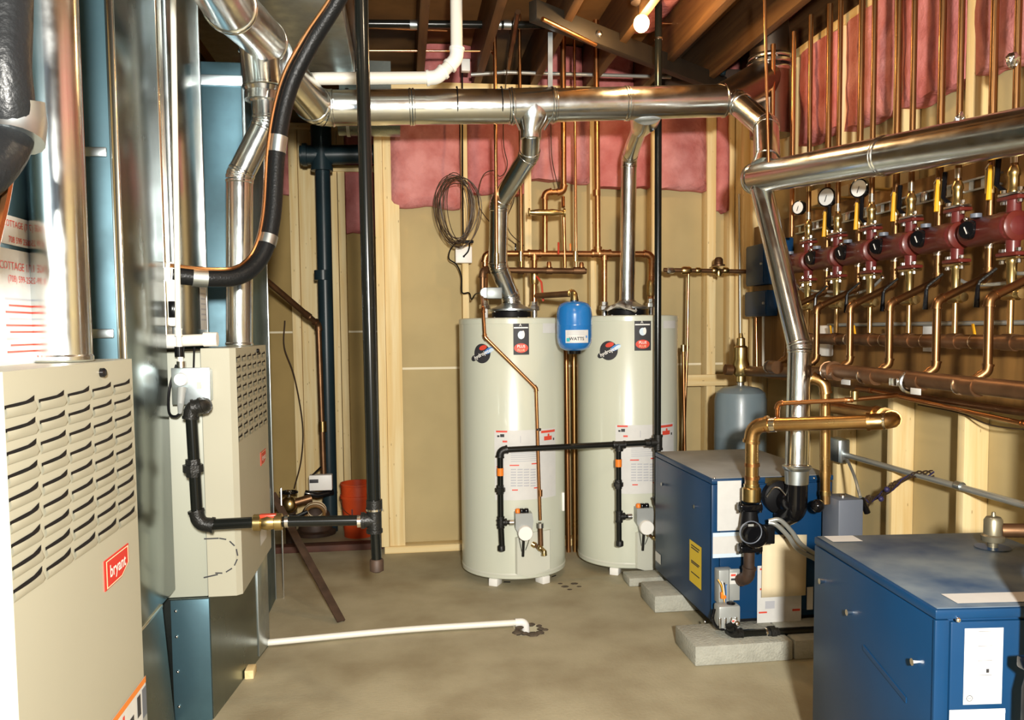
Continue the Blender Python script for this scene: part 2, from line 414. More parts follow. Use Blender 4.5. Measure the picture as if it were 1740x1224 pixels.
for a, c, dy in ((497, 512, 0), (513, 544, .004), (566, 578, .004), (579, 591, 0), (1, 12, 0)):
    if a < 100: continue
    member('stud', wa, axp(a), axp(c), YA+dy, YA+.089, .038, ZC-.04, 'lumber_z')
zh = U(600, 287, Y=YA).z
member('header', wa, axp(567), -.125, YA-.012, YA+.077, zh-.02, zh+.02, 'lumber_x')
batt(wa, axp(592), -.125, U(600, 396, Y=YA).z, zh-.02, YA+.02, .06, 'x', 11)
batt(wa, axp(545), axp(565), U(600, 700, Y=YA).z, ZC-.04, YA+.03, .05, 'x', 12)
batt(wa, axp(400), axp(496), U(480, 330, Y=YA).z, ZC-.04, YA+.012, .07, 'x', 13, 'pink_pale')
batt(wa, axp(592), -.125, zh+.02, ZC-.04, YA+.02, .06, 'x', 14)
member('floor_plate', wa, -.74, -.13, U(560, 927, Z=.03).y-.02, U(560, 927, Z=.03).y+.06, 0, .035, 'plate_red')

# ---- right wall
wr = struct(MB().box(XR+.115, XR+.14, -2.3, YA+.3, 0, ZTOP).build('wall_right', 'drywall', loc=(0, 0, 0)))
for z0, z1 in ((0, 1.215), (1.227, ZC)):
    MB().box(XR+.09, XR+.104, -2.3, YB+.1, z0, z1).build('drywall_sheet', 'drywall', wr)
MB().box(XR+.091, XR+.108, -2.3, YB+.1, 1.214, 1.228).build('drywall_joint', 'seam', wr)
sy = [4.33]+[3.728-.406*k for k in range(15)]
for y in sy: member('stud', wr, XR, XR+.089, y, y+.038, .038, ZC-.04, 'lumber_z')
member('stud', wr, XR, XR+.089, 4.21, 4.248, .038, ZC-.04, 'lumber_z')
member('bottom_plate', wr, XR, XR+.089, -2.3, YB, 0, .038, 'lumber_y')
member('top_plate', wr, XR, XR+.089, -2.3, YB, ZC-.04, ZC, 'lumber_y')
pb0, pb1 = U(1557, 676, X=XR-.03).z, U(1686, 694, X=XR-.03).z
MB().box(XR-.018, XR-.001, 1.2, 4.15, (pb0+pb1)/2, 1.72).build('plywood_panel', 'plywood', wr)
for k, y in enumerate(sy[1:]):
    if k in (0,): continue
    y0, y1 = y+.038, y+.406
    batt(wr, y0-.0, y1-.002, 2.03+.03*random.uniform(-1, 1), ZC-.045, XR+.008, .075, 'y', 20+k, 'pink' if k % 2 else 'pink_pale', rag=.011)
batt(wr, 3.77, 4.2, 2.2, ZC-.045, XR+.02, .06, 'y', 40)
# ---- left wall and the wall behind the camera (wide opening made to let world light in)
wl = struct(MB().box(XL-.14, XL-.05, -2.3, YA+.14, 0, ZTOP).build('wall_left', 'drywall', loc=(0, 0, 0)))
for k in range(18): member('stud', wl, XL-.049, XL+.04, -2.2+.42*k, -2.162+.42*k, .038, ZC-.04, 'lumber_z')
b = MB(); b.box(XL, -1.05, -2.3, -2.2, 0, ZC); b.box(1.45, XR, -2.3, -2.2, 0, ZC); b.box(-1.05, 1.45, -2.3, -2.2, 2.15, ZC)
struct(b.build('wall_front', 'drywall', loc=(0, 0, 0)))
# ---- ceiling
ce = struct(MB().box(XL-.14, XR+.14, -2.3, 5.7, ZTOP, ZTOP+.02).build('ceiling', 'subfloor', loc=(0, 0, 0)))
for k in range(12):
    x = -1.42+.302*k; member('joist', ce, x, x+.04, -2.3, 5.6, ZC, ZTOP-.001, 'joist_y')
for k in range(4, 12):
    x = -1.42+.302*k
    if k in (5, 7, 8, 10, 11): batt(ce, x+.042, x+.30, ZC+.002, ZTOP-.01, YB+.03+.05*(k % 3), .07, 'x', 50+k, 'pink')
    if k in (8, 10): 
        m = batt(ce, x+.045, x+.298, 0, .42, 0, .03, 'x', 60+k, 'pink')
        for q in m.data.vertices: 
            X0, Y0, Z0 = q.co; q.co = (X0, 3.62+.08*(k % 4)+Z0*1.2, ZTOP-.035+Y0*.8)
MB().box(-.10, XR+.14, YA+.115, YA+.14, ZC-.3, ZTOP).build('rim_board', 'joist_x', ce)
# ================================================================== LEFT SIDE: FURNACES AND DUCTS
XF = -.51
def louver_meshes(w, h, off):
    """one pressed louver: hood and the dark opening above it (local: y along the door, z up, x out)"""
    hood = MB(); n = 6; d = h*.26
    top = [(0.001+d*math.sin(PI*min(1, .12+.88*k/n))**.5*(.55+.45*k/n), -w/2+w*k/n, h*.10+h*.16*(k/n)**2) for k in range(n+1)]
    bot = [(0.001, -w/2+w*k/n, -h*.52) for k in range(n+1)]
    mid = [(0.001+d*.55, -w/2+w*k/n, -h*.22) for k in range(n+1)]
    hood.add(top+mid+bot, [(k, k+1, n+2+k, n+1+k) for k in range(n)]+[(n+1+k, n+2+k, 2*n+3+k, 2*n+2+k) for k in range(n)])
    back = [(0.0008, q[1], h*.26+h*.34*(max(0, (k/n-.55))/.45)**1.5) for k, q in enumerate(top)]
    slot = MB().add([(q[0]-.0005, q[1], q[2]) for q in top]+back, [(k, k+1, n+2+k, n+1+k) for k in range(n)])
    slot.add([(.0009, -w/2, h*.26), (.0009, -w/2, h*.04), (.0009, w*.30, h*.10), (.0009, w*.30, h*.34)], [(0, 1, 2, 3)])
    return hood.mesh('louver', 'enamel', V((0, 0, 0)), 60), slot.mesh('slot', 'black_matte', V((0, 0, 0)))
def furnace(label, y0, y1, z0, z1, cols, rows, ly0, ly1, lz0, lz1, lw, lh):
    t = thing('furnace', label, 'furnace', (-.85, (y0+y1)/2, z0), None)
    MB().bbox(-1.20, -.612, y0+.006, y1-.006, z0, z1-.012, .004).build('cabinet', 'enamel_cab', t)
    door = MB(); c = .016
    prof = [(-.610, y0), (XF-c, y0), (XF, y0+c), (XF, y1-c), (XF-c, y1), (-.610, y1)]
    door.prism([V((x, y, z0+.0)) for x, y in prof], (0, 0, z1-z0))
    d = door.build('door', 'enamel', t)
    hm, sm = louver_meshes(lw, lh, 0)
    for i in range(cols):
        for j in range(rows):
            y = ly0+(ly1-ly0)*i/(cols-1); z = lz0+(lz1-lz0)*j/(rows-1)
            for me in (hm, sm):
                o = bpy.data.objects.new(me.name.split('.')[0], me); COL.objects.link(o); o.parent = d
                o.location = V((XF, y, z))-rootloc(d)
    MB().lathe([(.0001, 0), (.008, .0), (.008, .006), (.005, .009), (.0001, .0095)], (XF, (y0+y1)/2+.09, z1-.018), (1, 0, 0), 12).build('door_screw', 'black', t)
    return t, d
def fx(px, py, X=XF): return U(px, py, X=X)
# furnace nearest the camera
f1, d1 = furnace('large beige furnace in the foreground with five columns of wide louvers', 1.115, 1.655, .39, 1.152, 5, 9,
    fx(32, 663).y, fx(206, 638).y, 1.103, .862, .088, .0215)
# furnace behind it
f2, d2 = furnace('beige furnace standing behind the foreground one, gas pipe crossing its side', 2.60, 3.19, .385, 1.152, 6, 9,
    fx(404, 606).y, fx(447, 604).y, 1.118, .872, .056, .0215)
def badge(parent, c, w, h):
    fn = flat(c, (0, 1, 0), (0, 0, 1), (1, 0, 0), .0015); fn2 = flat(c, (0, 1, 0), (0, 0, 1), (1, 0, 0), .0025); fn3 = flat(c, (0, 1, 0), (0, 0, 1), (1, 0, 0), .0032)
    pl = [(-w, -h*1.0), (w*.35, -h*.95), (w, -h*.3), (w, h), (-w, h)]
    b = MB().prism([fn(u, v)-V((.0015, 0, 0)) for u, v in pl], (.0015, 0, 0)).build('badge', 'red', parent, 'red maker badge with white lettering')
    def outline(s, f): return [f(u*s, v*s) for u, v in pl]
    o, i = outline(.92, fn2), outline(.84, fn2); n = len(o)
    MB().add(o+i, [(k, (k+1) % n, n+(k+1) % n, n+k) for k in range(n)]).build('badge_border', 'manila', b)
    lettering('badge_lettering', 'bryant', h*1.15, 'white', b, fn3, -w*.02, h*.05, bold=h*.02, sx=1.05)
badge(d1, fx(198, 963), .062, .026)
badge(d2, fx(447, 777), .055, .024)
# warning label low on the foreground door
fn = flat((XF, 1.52, .50), (0, 1, 0), (0, 0, 1), (1, 0, 0), .0012)
def on(eps): return flat((XF, 1.545, .505), (0, 1, 0), (0, 0, 1), (1, 0, 0), eps)
wl_ = sheet('warning_label', 'paper', d1, on(.001), -.115, .10, -.10, .030)
sheet('label_stripe', 'orange_print', wl_, on(.0016), -.115, .10, .018, .030)
sheet('label_panel', 'ink', wl_, on(.0016), -.095, .025, -.075, -.012)
sheet('label_panel', 'grey_box', wl_, on(.0016), .075, .10, -.045, .012)
sheet('label_panel', 'grey_cast', wl_, on(.0018), .030, .10, -.095, -.045)
sheet('label_stripe', 'orange_print', wl_, on(.0016), -.03, .026, -.092, -.080)
for k, (u, m) in enumerate(((-.075, 'red_print'), (-.035, 'red_print'), (.045, 'ink'), (.055, 'ink'))): sheet('label_mark', m, wl_, on(.0018), u, u+.010, -.006 if k < 2 else -.03, .010)
# dashed knock-out outline on the side of the second furnace
dc = U(368, 945, Y=2.6); pts = []
segs = [((-.035, .055), (.008, .055))]
R = .055
for k in range(6):
    a0 = 88-34*k; a1 = a0-22; segs.append(((.008+R*math.cos(math.radians(a0)), R*math.sin(math.radians(a0))), (.008+R*math.cos(math.radians(a1)), R*math.sin(math.radians(a1)))))
    if a1 < -85: break
segs.append(((.002, -.058), (-.04, -.066)))
for (u0, v0), (u1, v1) in segs:
    MB().obox((dc.x+(u0+u1)/2, 2.599, dc.z+(v0+v1)/2), (u1-u0, 0, v1-v0), (0, 1, 0), (-(v1-v0), 0, u1-u0), math.hypot(u1-u0, v1-v0)/2, .0012, .0018).build('knockout_mark', 'ink', d2)
sheet('warning_label', 'paper', d2, flat((XF, 3.0, .50), (0, 1, 0), (0, 0, 1), (1, 0, 0), .001), -.06, .07, -.05, .03)
sheet('warning_label', 'orange_print', d2, flat((XF, 3.0, .50), (0, 1, 0), (0, 0, 1), (1, 0, 0), .0016), -.06, .07, .015, .03)

def duct(name, label, x0, x1, y0, y1, z0, z1, mat='galv_sheet', seams=(), flange=()):
    t = thing(name, label, 'duct', ((x0+x1)/2, (y0+y1)/2, z0))
    MB().bbox(x0, x1, y0, y1, z0, z1, .004).build('duct_body', mat, t)
    for z in seams: MB().bbox(x0-.004, x1+.004, y0-.004, y1+.004, z-.006, z+.006, .003).build('seam_cleat', 'galv', t)
    for z in flange: MB().bbox(x0-.006, x1+.006, y0-.006, y1+.006, z-.02, z+.02, .003).build('flange', 'galv', t)
    for yy in (y0, y1):
        MB().bbox(x1-.010, x1+.003, yy-.003 if yy == y0 else yy-.010, yy+.010 if yy == y0 else yy+.003, z0, z1, .002).build('corner_seam', 'galv', t)
    return t
# furnace bases (return boxes)
b1 = duct('return_box', 'galvanized base box below the foreground beige furnace', -1.2, -.56, 1.12, 1.66, 0, .388)
b2 = thing('return_box', 'galvanized sheet-metal base box under the second beige furnace', 'duct', (-.85, 2.85, 0))
MB().prism([V(q) for q in ((-.605, 2.595, 0), (-.530, 3.195, 0), (-1.15, 3.195, 0), (-1.15, 2.595, 0))], (0, 0, .384)).build('duct_body', 'galv_sheet', b2)
MB().bbox(-.72, -.607, 2.588, 2.594, 0, .382, .001).build('sheen_panel', 'galv_dull', b2, 'mottled blue-grey zinc end panel')  # thin overlay; bluish reflection put into its colour
MB().obox((-.5385, 3.12, .19), (.075, .6, 0), (.6, -.075, 0), Z_, .065, .003, .18, .001).build('filter_door', 'galv', b2)
for z in (.05, .16, .27, .35): MB().ball((-.705, 2.587, z), .005, 8).build('screw', 'bolt', b2)
MB().bbox(-.565, -.535, 2.88, 2.94, 0, .03, .002).build('wood_shim', 'lumber_y', b2)
# return drop between the furnaces
dA = thing('return_duct', 'tall galvanized return duct rising between the two beige furnaces', 'duct', (-.95, 2.38, 0))
MB().bbox(-1.25, -.70, 2.20, 2.575, .42, 2.49, .004).build('duct_body', 'galv_sheet', dA)
MB().add([(-1.25, 2.16, 0), (-.672, 2.16, 0), (-.672, 2.435, 0), (-1.25, 2.435, 0), (-1.25, 2.20, .418), (-.70, 2.20, .418), (-.70, 2.435, .418), (-1.25, 2.435, .418)], [(0, 3, 2, 1), (4, 5, 6, 7), (0, 1, 5, 4), (1, 2, 6, 5), (2, 3, 7, 6), (3, 0, 4, 7)]).build('boot', 'galv_sheet', dA)
MB().bbox(-.702, -.697, 2.20, 2.43, .414, .424, .001).build('seam_cleat', 'solder', dA)
MB().bbox(-.712, -.696, 2.194, 2.206, .424, 2.49, .003).build('corner_seam', 'solder', dA)
MB().bbox(-1.24, -.716, 2.1945, 2.199, .43, 2.485, .001).build('sheen_panel', 'galv_dull', dA)  # overlay panel; bluish daylight reflection painted on this duct face
for z in (1.2, 1.65, 2.08):
    MB().bbox(-.80, -.722, 2.186, 2.195, z-.012, z+.012, .003).build('drive_cleat', 'galv', dA)
# plenum on furnace 2 with cooling coil case
dB = duct('supply_plenum', 'shiny galvanized supply plenum above the second furnace, mirror-like front', -1.2, -.69, 2.64, 3.06, 1.156, 2.49, 'galv_mirror', seams=())
fnb = lambda e: flat((-.69, 2.98, 1.33), (0, 1, 0), (0, 0, 1), (1, 0, 0), e)
sb = sheet('coil_label', 'paper', dB, fnb(.0015), -.03, .065, -.12, .10)
lettering('label_lettering', 'COTTAGE', .024, 'red_print', sb, fnb(.0022), .017, .08)
lettering('label_lettering', '& HTG', .022, 'red_print', sb, fnb(.0022), .017, .052)
for k in range(7): sheet('print_line', 'ink_grey', sb, fnb(.002), -.018, .05, .02-.018*k, .026-.018*k)
# coil drain pan front and white condensate pipe on top of furnace 2
cp = run('condensate_pipe', 'short thick white pipe lying across the top of the second furnace', 'pipe', [U(288, 580, Y=2.60), U(365, 577, Y=2.60)], .018, 'pvc')
coupling(cp, U(358, 577, Y=2.60), X_, .022, .04, 'white'); coupling(cp, U(294, 580, Y=2.60), X_, .022, .04, 'white')
# third duct
pC0, pC1 = U(352, 108, Y=3.32), U(413, 106, Y=3.32)
dC = duct('return_duct', 'blue-grey galvanized duct with folded top flange beside the round furnace vent', -1.1, pC1.x, 3.32, 3.75, 0, pC1.z, 'galv_dull', flange=(pC1.z-.07,))
MB().bbox(-.56, -.553, 3.76, 3.775, 0, .5, .001).build('drain_rod', 'steel', dC)
# plenum above furnace 1 with stickers
dP = duct('supply_plenum', 'grey galvanized plenum over the foreground furnace carrying red-printed stickers', -1.15, -.615, 1.02, U(57, 500, X=-.615).y, 1.156, 2.49, 'galv_dull')
pe = U(57, 500, X=-.615).y
fp = lambda e: flat((-.615, pe-.086, 1.33), (0, 1, 0), (0, 0, 1), (1, 0, 0), e)
s1 = sheet('sticker', 'paper', dP, fp(.0015), -.09, .083, -.18, .005)
s2 = sheet('sticker', 'paper', dP, fp(.0015), -.085, .083, .012, .058)
for tx, sz, u, v in (('COTTAGE 1/W', .018, .028, -.022), ('(708) 599-25', .015, .032, -.042)):
    lettering('sticker_lettering', tx, sz, 'red_print', s1, fp(.0022), u, v)
lettering('sticker_lettering', 'COTTAGE (71', .015, 'red_print', s2, fp(.0022), .03, .045)
lettering('sticker_lettering', '708 599 2500', .014, 'red_print', s2, fp(.0022), .04, .02)
for k in range(9): sheet('print_line', 'red_print' if k % 3 else 'ink_grey', s1, fp(.002), -.02+.012*(k % 2), .078, -.075-.0105*k, -.072-.0105*k)

# ------------------------------------------------------------------ sheet-metal vents
def flue_parts(root, pts, r, mat='flue', bend=None, n=24, rings=True, seg=3):
    fl = fillet(pts, bend or r*1.7, seg)
    for k, p in fl:
        if (p[-1]-p[0]).length < 1e-4: continue
        if k == 's':
            d = (p[1]-p[0]).normalized(); MB().tube(p, r, n).build('pipe_section', mat, root)
            if rings:
                for q in (p[0]+d*.006, p[1]-d*.006): MB().lathe([(r*1.0, -.006), (r*1.055, -.003), (r*1.055, .003), (r*1.0, .006)], q, d, n).build('collar', mat, root)
        else:
            MB().tube(p, r*1.03, n).build('elbow', mat, root, ang=14)
            for q in range(1, len(p)-1):
                d = (p[q+1]-p[q-1]).normalized(); MB().lathe([(r*1.03, -.004), (r*1.06, 0), (r*1.03, .004)], p[q], d, n).build('elbow_seam', mat, root)
def flue(name, label, pts, r, **k):
    root = thing(name, label, 'vent pipe', low(pts)); flue_parts(root, pts, r, **k); return root
# foreground furnace vent
p0 = U(108, 606, X=-.575); rp = 48.5*p0.y/F*.86
v1 = flue('furnace_vent', 'wide bright round vent pipe rising from the foreground furnace', [V((p0.x, p0.y, 1.153)), V((p0.x, p0.y, 2.48))], rp)
MB().cyl((p0.x+rp*.75, p0.y+rp*.68, 1.16), (p0.x+rp*.75, p0.y+rp*.68, 2.48), .004, n=8).build('lock_seam', 'flue', v1)
# second furnace vent: up, offset, up into a big tee
yv = 2.95
q = [U(407, 588, Y=yv), U(407, 300, Y=yv), U(452, 210, Y=yv), U(447, 125, Y=yv)]
v2 = flue('furnace_vent', 'round vent pipe with double elbow above the second furnace', [V((q[0].x, yv, 1.153)), q[1], q[2], q[3]], 21*yv/F, bend=.05)
# big tee and branch pipe towards the ceiling on the left
c0 = U(443, 130, Y=yv); 
tp = thing('vent_tee', 'large galvanized vent tee and elbow above the second furnace vent', 'vent pipe', c0)
ra = 31*yv/F
flue_parts(tp, [U(447, 150, Y=yv), U(440, 82, Y=yv)], ra)
flue_parts(tp, [U(447, 158, Y=yv), U(447, 172, Y=yv)], ra*.95, rings=False)
MB().lathe([(ra, 0), (ra*.68, .05)], U(447, 150, Y=yv), (0, 0, -1), 24).build('reducer', 'flue', tp)
flue_parts(tp, [U(452, 70, Y=yv), U(390, 10, Y=yv-.55), U(330, -90, Y=yv-1.0)], ra*1.08)
MB().ball(U(446, 74, Y=yv), ra*1.13, 20).build('elbow', 'flue', tp, ang=60)

# ------------------------------------------------------------------ main horizontal vent with branches
YM = 3.55
def m(x, y, dY=0): return U(x, y, Y=YM+dY)
mp = [U(462, 96, Y=yv+.05), m(545, 184), m(860, 180), m(1225, 172)]
rm = 28.5*YM/F
mv = thing('main_vent', 'long horizontal galvanized main vent running across the room below the ceiling', 'vent pipe', low(mp))
flue_parts(mv, [mp[0], m(538, 184), m(700, 182)], rm, bend=.07)
flue_parts(mv, [m(700, 182), m(868, 181)], rm)
flue_parts(mv, [m(868, 181), m(940, 179)], rm*1.03)
flue_parts(mv, [m(940, 179), m(1065, 176)], rm*.97)
flue_parts(mv, [m(1065, 176), m(1232, 171)], rm*.97)
# wye under the main vent for the left tank
def saddle(pts, rx, ry, n=28):
    return MB().rings([[p+V((a*math.cos(2*PI*k/n), c*math.sin(2*PI*k/n), 0)) for k in range(n)] for p, a, c in zip(pts, rx, ry)])
saddle([m(906, 180), m(906, 194), m(905, 207), m(902, 223), m(902, 236)], [.088, .085, .070, .047, .046], [rm*1.02, rm*1.0, rm*.9, .047, .046]).build('wye_branch', 'flue', mv)
for s_ in (-1, 1): MB().tube([m(906+s_*36, 176, -.06), m(906+s_*34, 196, -.055), m(904+s_*21, 221, -.03)], .004, 6).build('saddle_seam', 'flue', mv)
MB().tube([m(1098, 188, .02), m(1095, 204, .08), m(1088, 218, .16)], [rm*1.05, rm*.9, rm*.62], 20).build('wye_branch', 'flue', mv)
# hanger strap
MB().obox((m(935, 90)+m(935, 150))/2, (m(935, 30)-m(935, 155)), (0, 1, 0), (1, 0, 0), (m(935, 30)-m(935, 160)).length/2, .002, .010).build('hanger_strap', 'galv', mv)
for xx, rr in ((145/4.08+740, 1), (452/4.08+740, 1)):
    a = m(xx, 150); MB().tube([V((a.x, a.y-rm*1.02*math.cos(t), a.z-.07+rm*1.02*math.sin(t)-.0)) for t in [PI*k/10-.6 for k in range(8)]], .003, 6).build('hanger_wire', 'black_matte', mv)

# ------------------------------------------------------------------ trunk duct under the joists and lower boot
tk = U(602, 124, Y=3.95)
dT = duct('trunk_duct', 'flat galvanized trunk duct hanging below the joists over the alcove', -.80, tk.x, 1.9, 3.95, tk.z, 2.49, 'galv')
bt = thing('duct_boot', 'tarnished rounded duct end below the horizontal main vent', 'duct', U(600, 245, Y=4.15))
a, c = U(568, 212, Y=4.15), U(638, 225, Y=4.15); rr = .11
MB().tube([V((a.x+.02, 4.15, a.z+.06)), V((c.x+.12, 4.15, a.z+.06))], rr, 20).build('boot_body', 'galv_sheet', bt)
MB().box(a.x+.03, c.x+.08, 4.10, 4.20, a.z+.06, ZC-.002).build('boot_neck', 'galv_sheet', bt)
MB().tube([V((a.x+.06, 4.15, a.z+.06)), V((a.x+.075, 4.15, a.z+.06))], rr*1.05, 20).build('bead', 'galv', bt)

# ------------------------------------------------------------------ insulated line sets
hp = [U(640, -112, Y=2.72), U(600, -45, Y=2.72), U(562, 20, Y=2.75), U(528, 75, Y=2.78), U(492, 150, Y=2.80), U(472, 245, Y=2.80), U(463, 370, Y=2.78), U(445, 435, Y=2.75), U(410, 468, Y=2.70), U(360, 473, Y=2.66), U(292, 467, Y=2.62)]
ls = thing('refrigerant_line', 'black insulated hose curving down to the second furnace with copper line alongside', 'hose', hp[-1])
sp = smoothpath(hp, 8); MB().tube(sp, .027, 16).build('insulation_sleeve', 'rubber', ls)
cpth = []
for i, q in enumerate(sp):
    t = (sp[min(i+1, len(sp)-1)]-sp[max(i-1, 0)]).normalized(); side = t.cross(Y_).normalized()
    cpth.append(q+side*(-.014 if i < 10 else -.014-.012*min(1, (i-10)/20))*(-1 if False else 1)+V((0, -.026, 0)))
MB().tube(cpth, .006, 8).build('copper_line', 'copper_bright', ls)
for f, L in ((.50, 3), (.655, 3), (.94, 4)):
    i = int(f*(len(sp)-1)); MB().tube(sp[i-L//2:i+L-L//2], .0295, 16).build('tape_band', 'galv', ls)
MB().cyl(hp[-1]+V((-.03, 0, 0)), hp[-1]+V((.004, 0, 0)), .032).build('grommet', 'white', ls)
# near line set at the left edge
hq = [U(12, -60, X=-.42), U(10, 40, X=-.42), U(8, 110, X=-.42), U(14, 175, X=-.42), U(12, 235, X=-.425), U(-25, 290, X=-.43), U(-90, 330, X=-.45)]
l1 = thing('refrigerant_line', 'thick black hose with wide silver tape band at the left edge', 'hose', hq[-1])
sp = smoothpath(hq, 8); MB().tube(sp, .026, 18).build('insulation_sleeve', 'rubber', l1)
i0 = 17; MB().tube([U(52, 165, X=-.40), U(40, 205, X=-.40), U(16, 250, X=-.41), U(-30, 270, X=-.42)] if False else [U(22, 172, X=-.42), U(26, 205, X=-.42), U(22, 238, X=-.42)], .0315, 18).build('tape_band', 'galv', l1)
MB().tube(smoothpath([U(32, 225, X=-.42), U(18, 280, X=-.42), U(6, 345, X=-.42), U(-14, 430, X=-.42)], 6), .006, 8).build('copper_line', 'copper_bright', l1)

# ------------------------------------------------------------------ conduit with switch box on furnace 2
jb = thing('switch_box', 'galvanized switch box with flex whip on the side of the second furnace', 'switch box', U(322, 690, Y=2.56))
bx0, bx1 = U(299, 640, Y=2.56), U(357, 640, Y=2.56); zt, zb_ = U(320, 628, Y=2.56).z, U(320, 683, Y=2.56).z
MB().bbox(bx0.x, bx1.x, 2.535, 2.598, zb_, zt, .006).build('box', 'galv', jb)
MB().bbox(bx0.x-.006, bx1.x+.006, 2.530, 2.536, zb_-.006, zt+.006, .002).build('cover_plate', 'galv', jb)
MB().lathe([(.020, 0), (.018, .012), (.001, .013)], U(308, 645, Y=2.53), (0, -1, 0), 16).build('outlet', 'white', jb)
MB().obox(U(338, 655, Y=2.527), X_, Y_, Z_, .006, .003, .010).build('switch_toggle', 'manila', jb)
MB().tube([U(309, 660, Y=2.52), U(307, 686, Y=2.50), U(306, 702, Y=2.51)], [.013, .010, .006], 12).build('plug', 'grey_cast', jb)
MB().tube(smoothpath([U(309, 700, Y=2.51), U(298, 708, Y=2.51), U(287, 700, Y=2.53), U(288, 660, Y=2.56), U(300, 620, Y=2.56)], 6), .004, 8).build('cord', 'black_matte', jb)
MB().tube([U(330, 590, Y=2.597), U(329, 628, Y=2.597)], .003, 6).build('cord', 'black_matte', jb)
cv = run('conduit', 'thin pale conduit dropping from the ceiling to the switch box', 'conduit', [U(294, -5, Y=2.56), U(303, 565, Y=2.56), U(308, 628, Y=2.55)], .0085, 'pvc', bend=.05)
coupling(cv, U(305, 598, Y=2.555), Z_, .014, .03, 'black'); coupling(cv, U(308, 620, Y=2.55), Z_, .013, .02, 'steel', 'connector')
edge_strip = run('conduit', 'thin pale strip added as the edge line of the tall return duct', 'conduit', [U(262, -5, Y=2.60), U(283, 575, Y=2.60)], .006, 'solder')  # added pale strip standing in for the duct's bright edge
vb = thing('valve_body', 'small white valve body with black coil at the plenum corner', 'valve', U(290, 560, Y=2.61))
MB().bbox(U(284, 500, Y=2.61).x, U(300, 500, Y=2.61).x, 2.60, 2.635, U(290, 555, Y=2.61).z, U(290, 445, Y=2.61).z, .008).build('body', 'white', vb)
MB().bbox(U(287, 525, Y=2.60).x, U(298, 525, Y=2.60).x, 2.592, 2.600, U(290, 540, Y=2.60).z, U(290, 512, Y=2.60).z, .002).build('coil', 'black', vb)

# ------------------------------------------------------------------ gas line to furnace 2
YG = 2.45
def g(x, y, dY=0): return U(x, y, Y=YG+dY)
gr = .0165
gp = [g(345, 690, .15), g(345, 690, 0), g(324, 693), g(336, 893), g(430, 888)]
gl = thing('gas_pipe', 'black iron gas pipe running from the tall black riser to the second furnace', 'gas pipe', low(gp))
pipe_parts(gl, gp, gr, 'iron', bend=.03, fit=1.3, fitmat='iron_fit')
union(gl, g(328, 795), Z_, gr, 'iron_fit')
pipe_parts(gl, [g(478, 887), g(635, 884)], gr*.95, 'iron')
for x in (487, 610): coupling(gl, g(x, 886), X_, gr*1.12, .010, 'bolt', 'thread_band')
MB().lathe([(gr*1.35, -.042), (gr*1.5, -.04), (gr*1.5, -.02), (gr*1.2, -.018), (gr*1.45, 0), (gr*1.2, .018), (gr*1.5, .02), (gr*1.5, .04), (gr*1.35, .042)], g(455, 888), X_, 10).build('valve_body', 'brass', gl)
MB().bbox(g(441, 878).x, g(470, 878).x, YG-.012, YG+.012, g(455, 880).z, g(455, 876).z+.004, .003).build('valve_handle', 'red_handle', gl, 'red valve handle')
# tall riser
rz = [U(613, -30, Y=YG), U(637, 862, Y=YG)]
rs = thing('gas_riser', 'tall thick black iron gas riser hanging down in front of the alcove', 'gas pipe', low([g(640, 975)]))
pipe_parts(rs, [rz[0], g(635, 862)], .0195, 'iron')
tee(rs, g(636, 884), Z_, -X_, .0175, 'iron_fit')
coupling(rs, g(636, 858), Z_, .024, .03, 'iron_fit'); coupling(rs, g(636, 866), Z_, .0255, .006, 'bolt', 'thread_band')
pipe_parts(rs, [g(637, 892), g(640, 952)], .015, 'iron')
MB().lathe([(.018, 0), (.021, .004), (.021, .035), (.012, .04)], g(640, 950), -Z_, 12).build('cap', 'rust', rs)
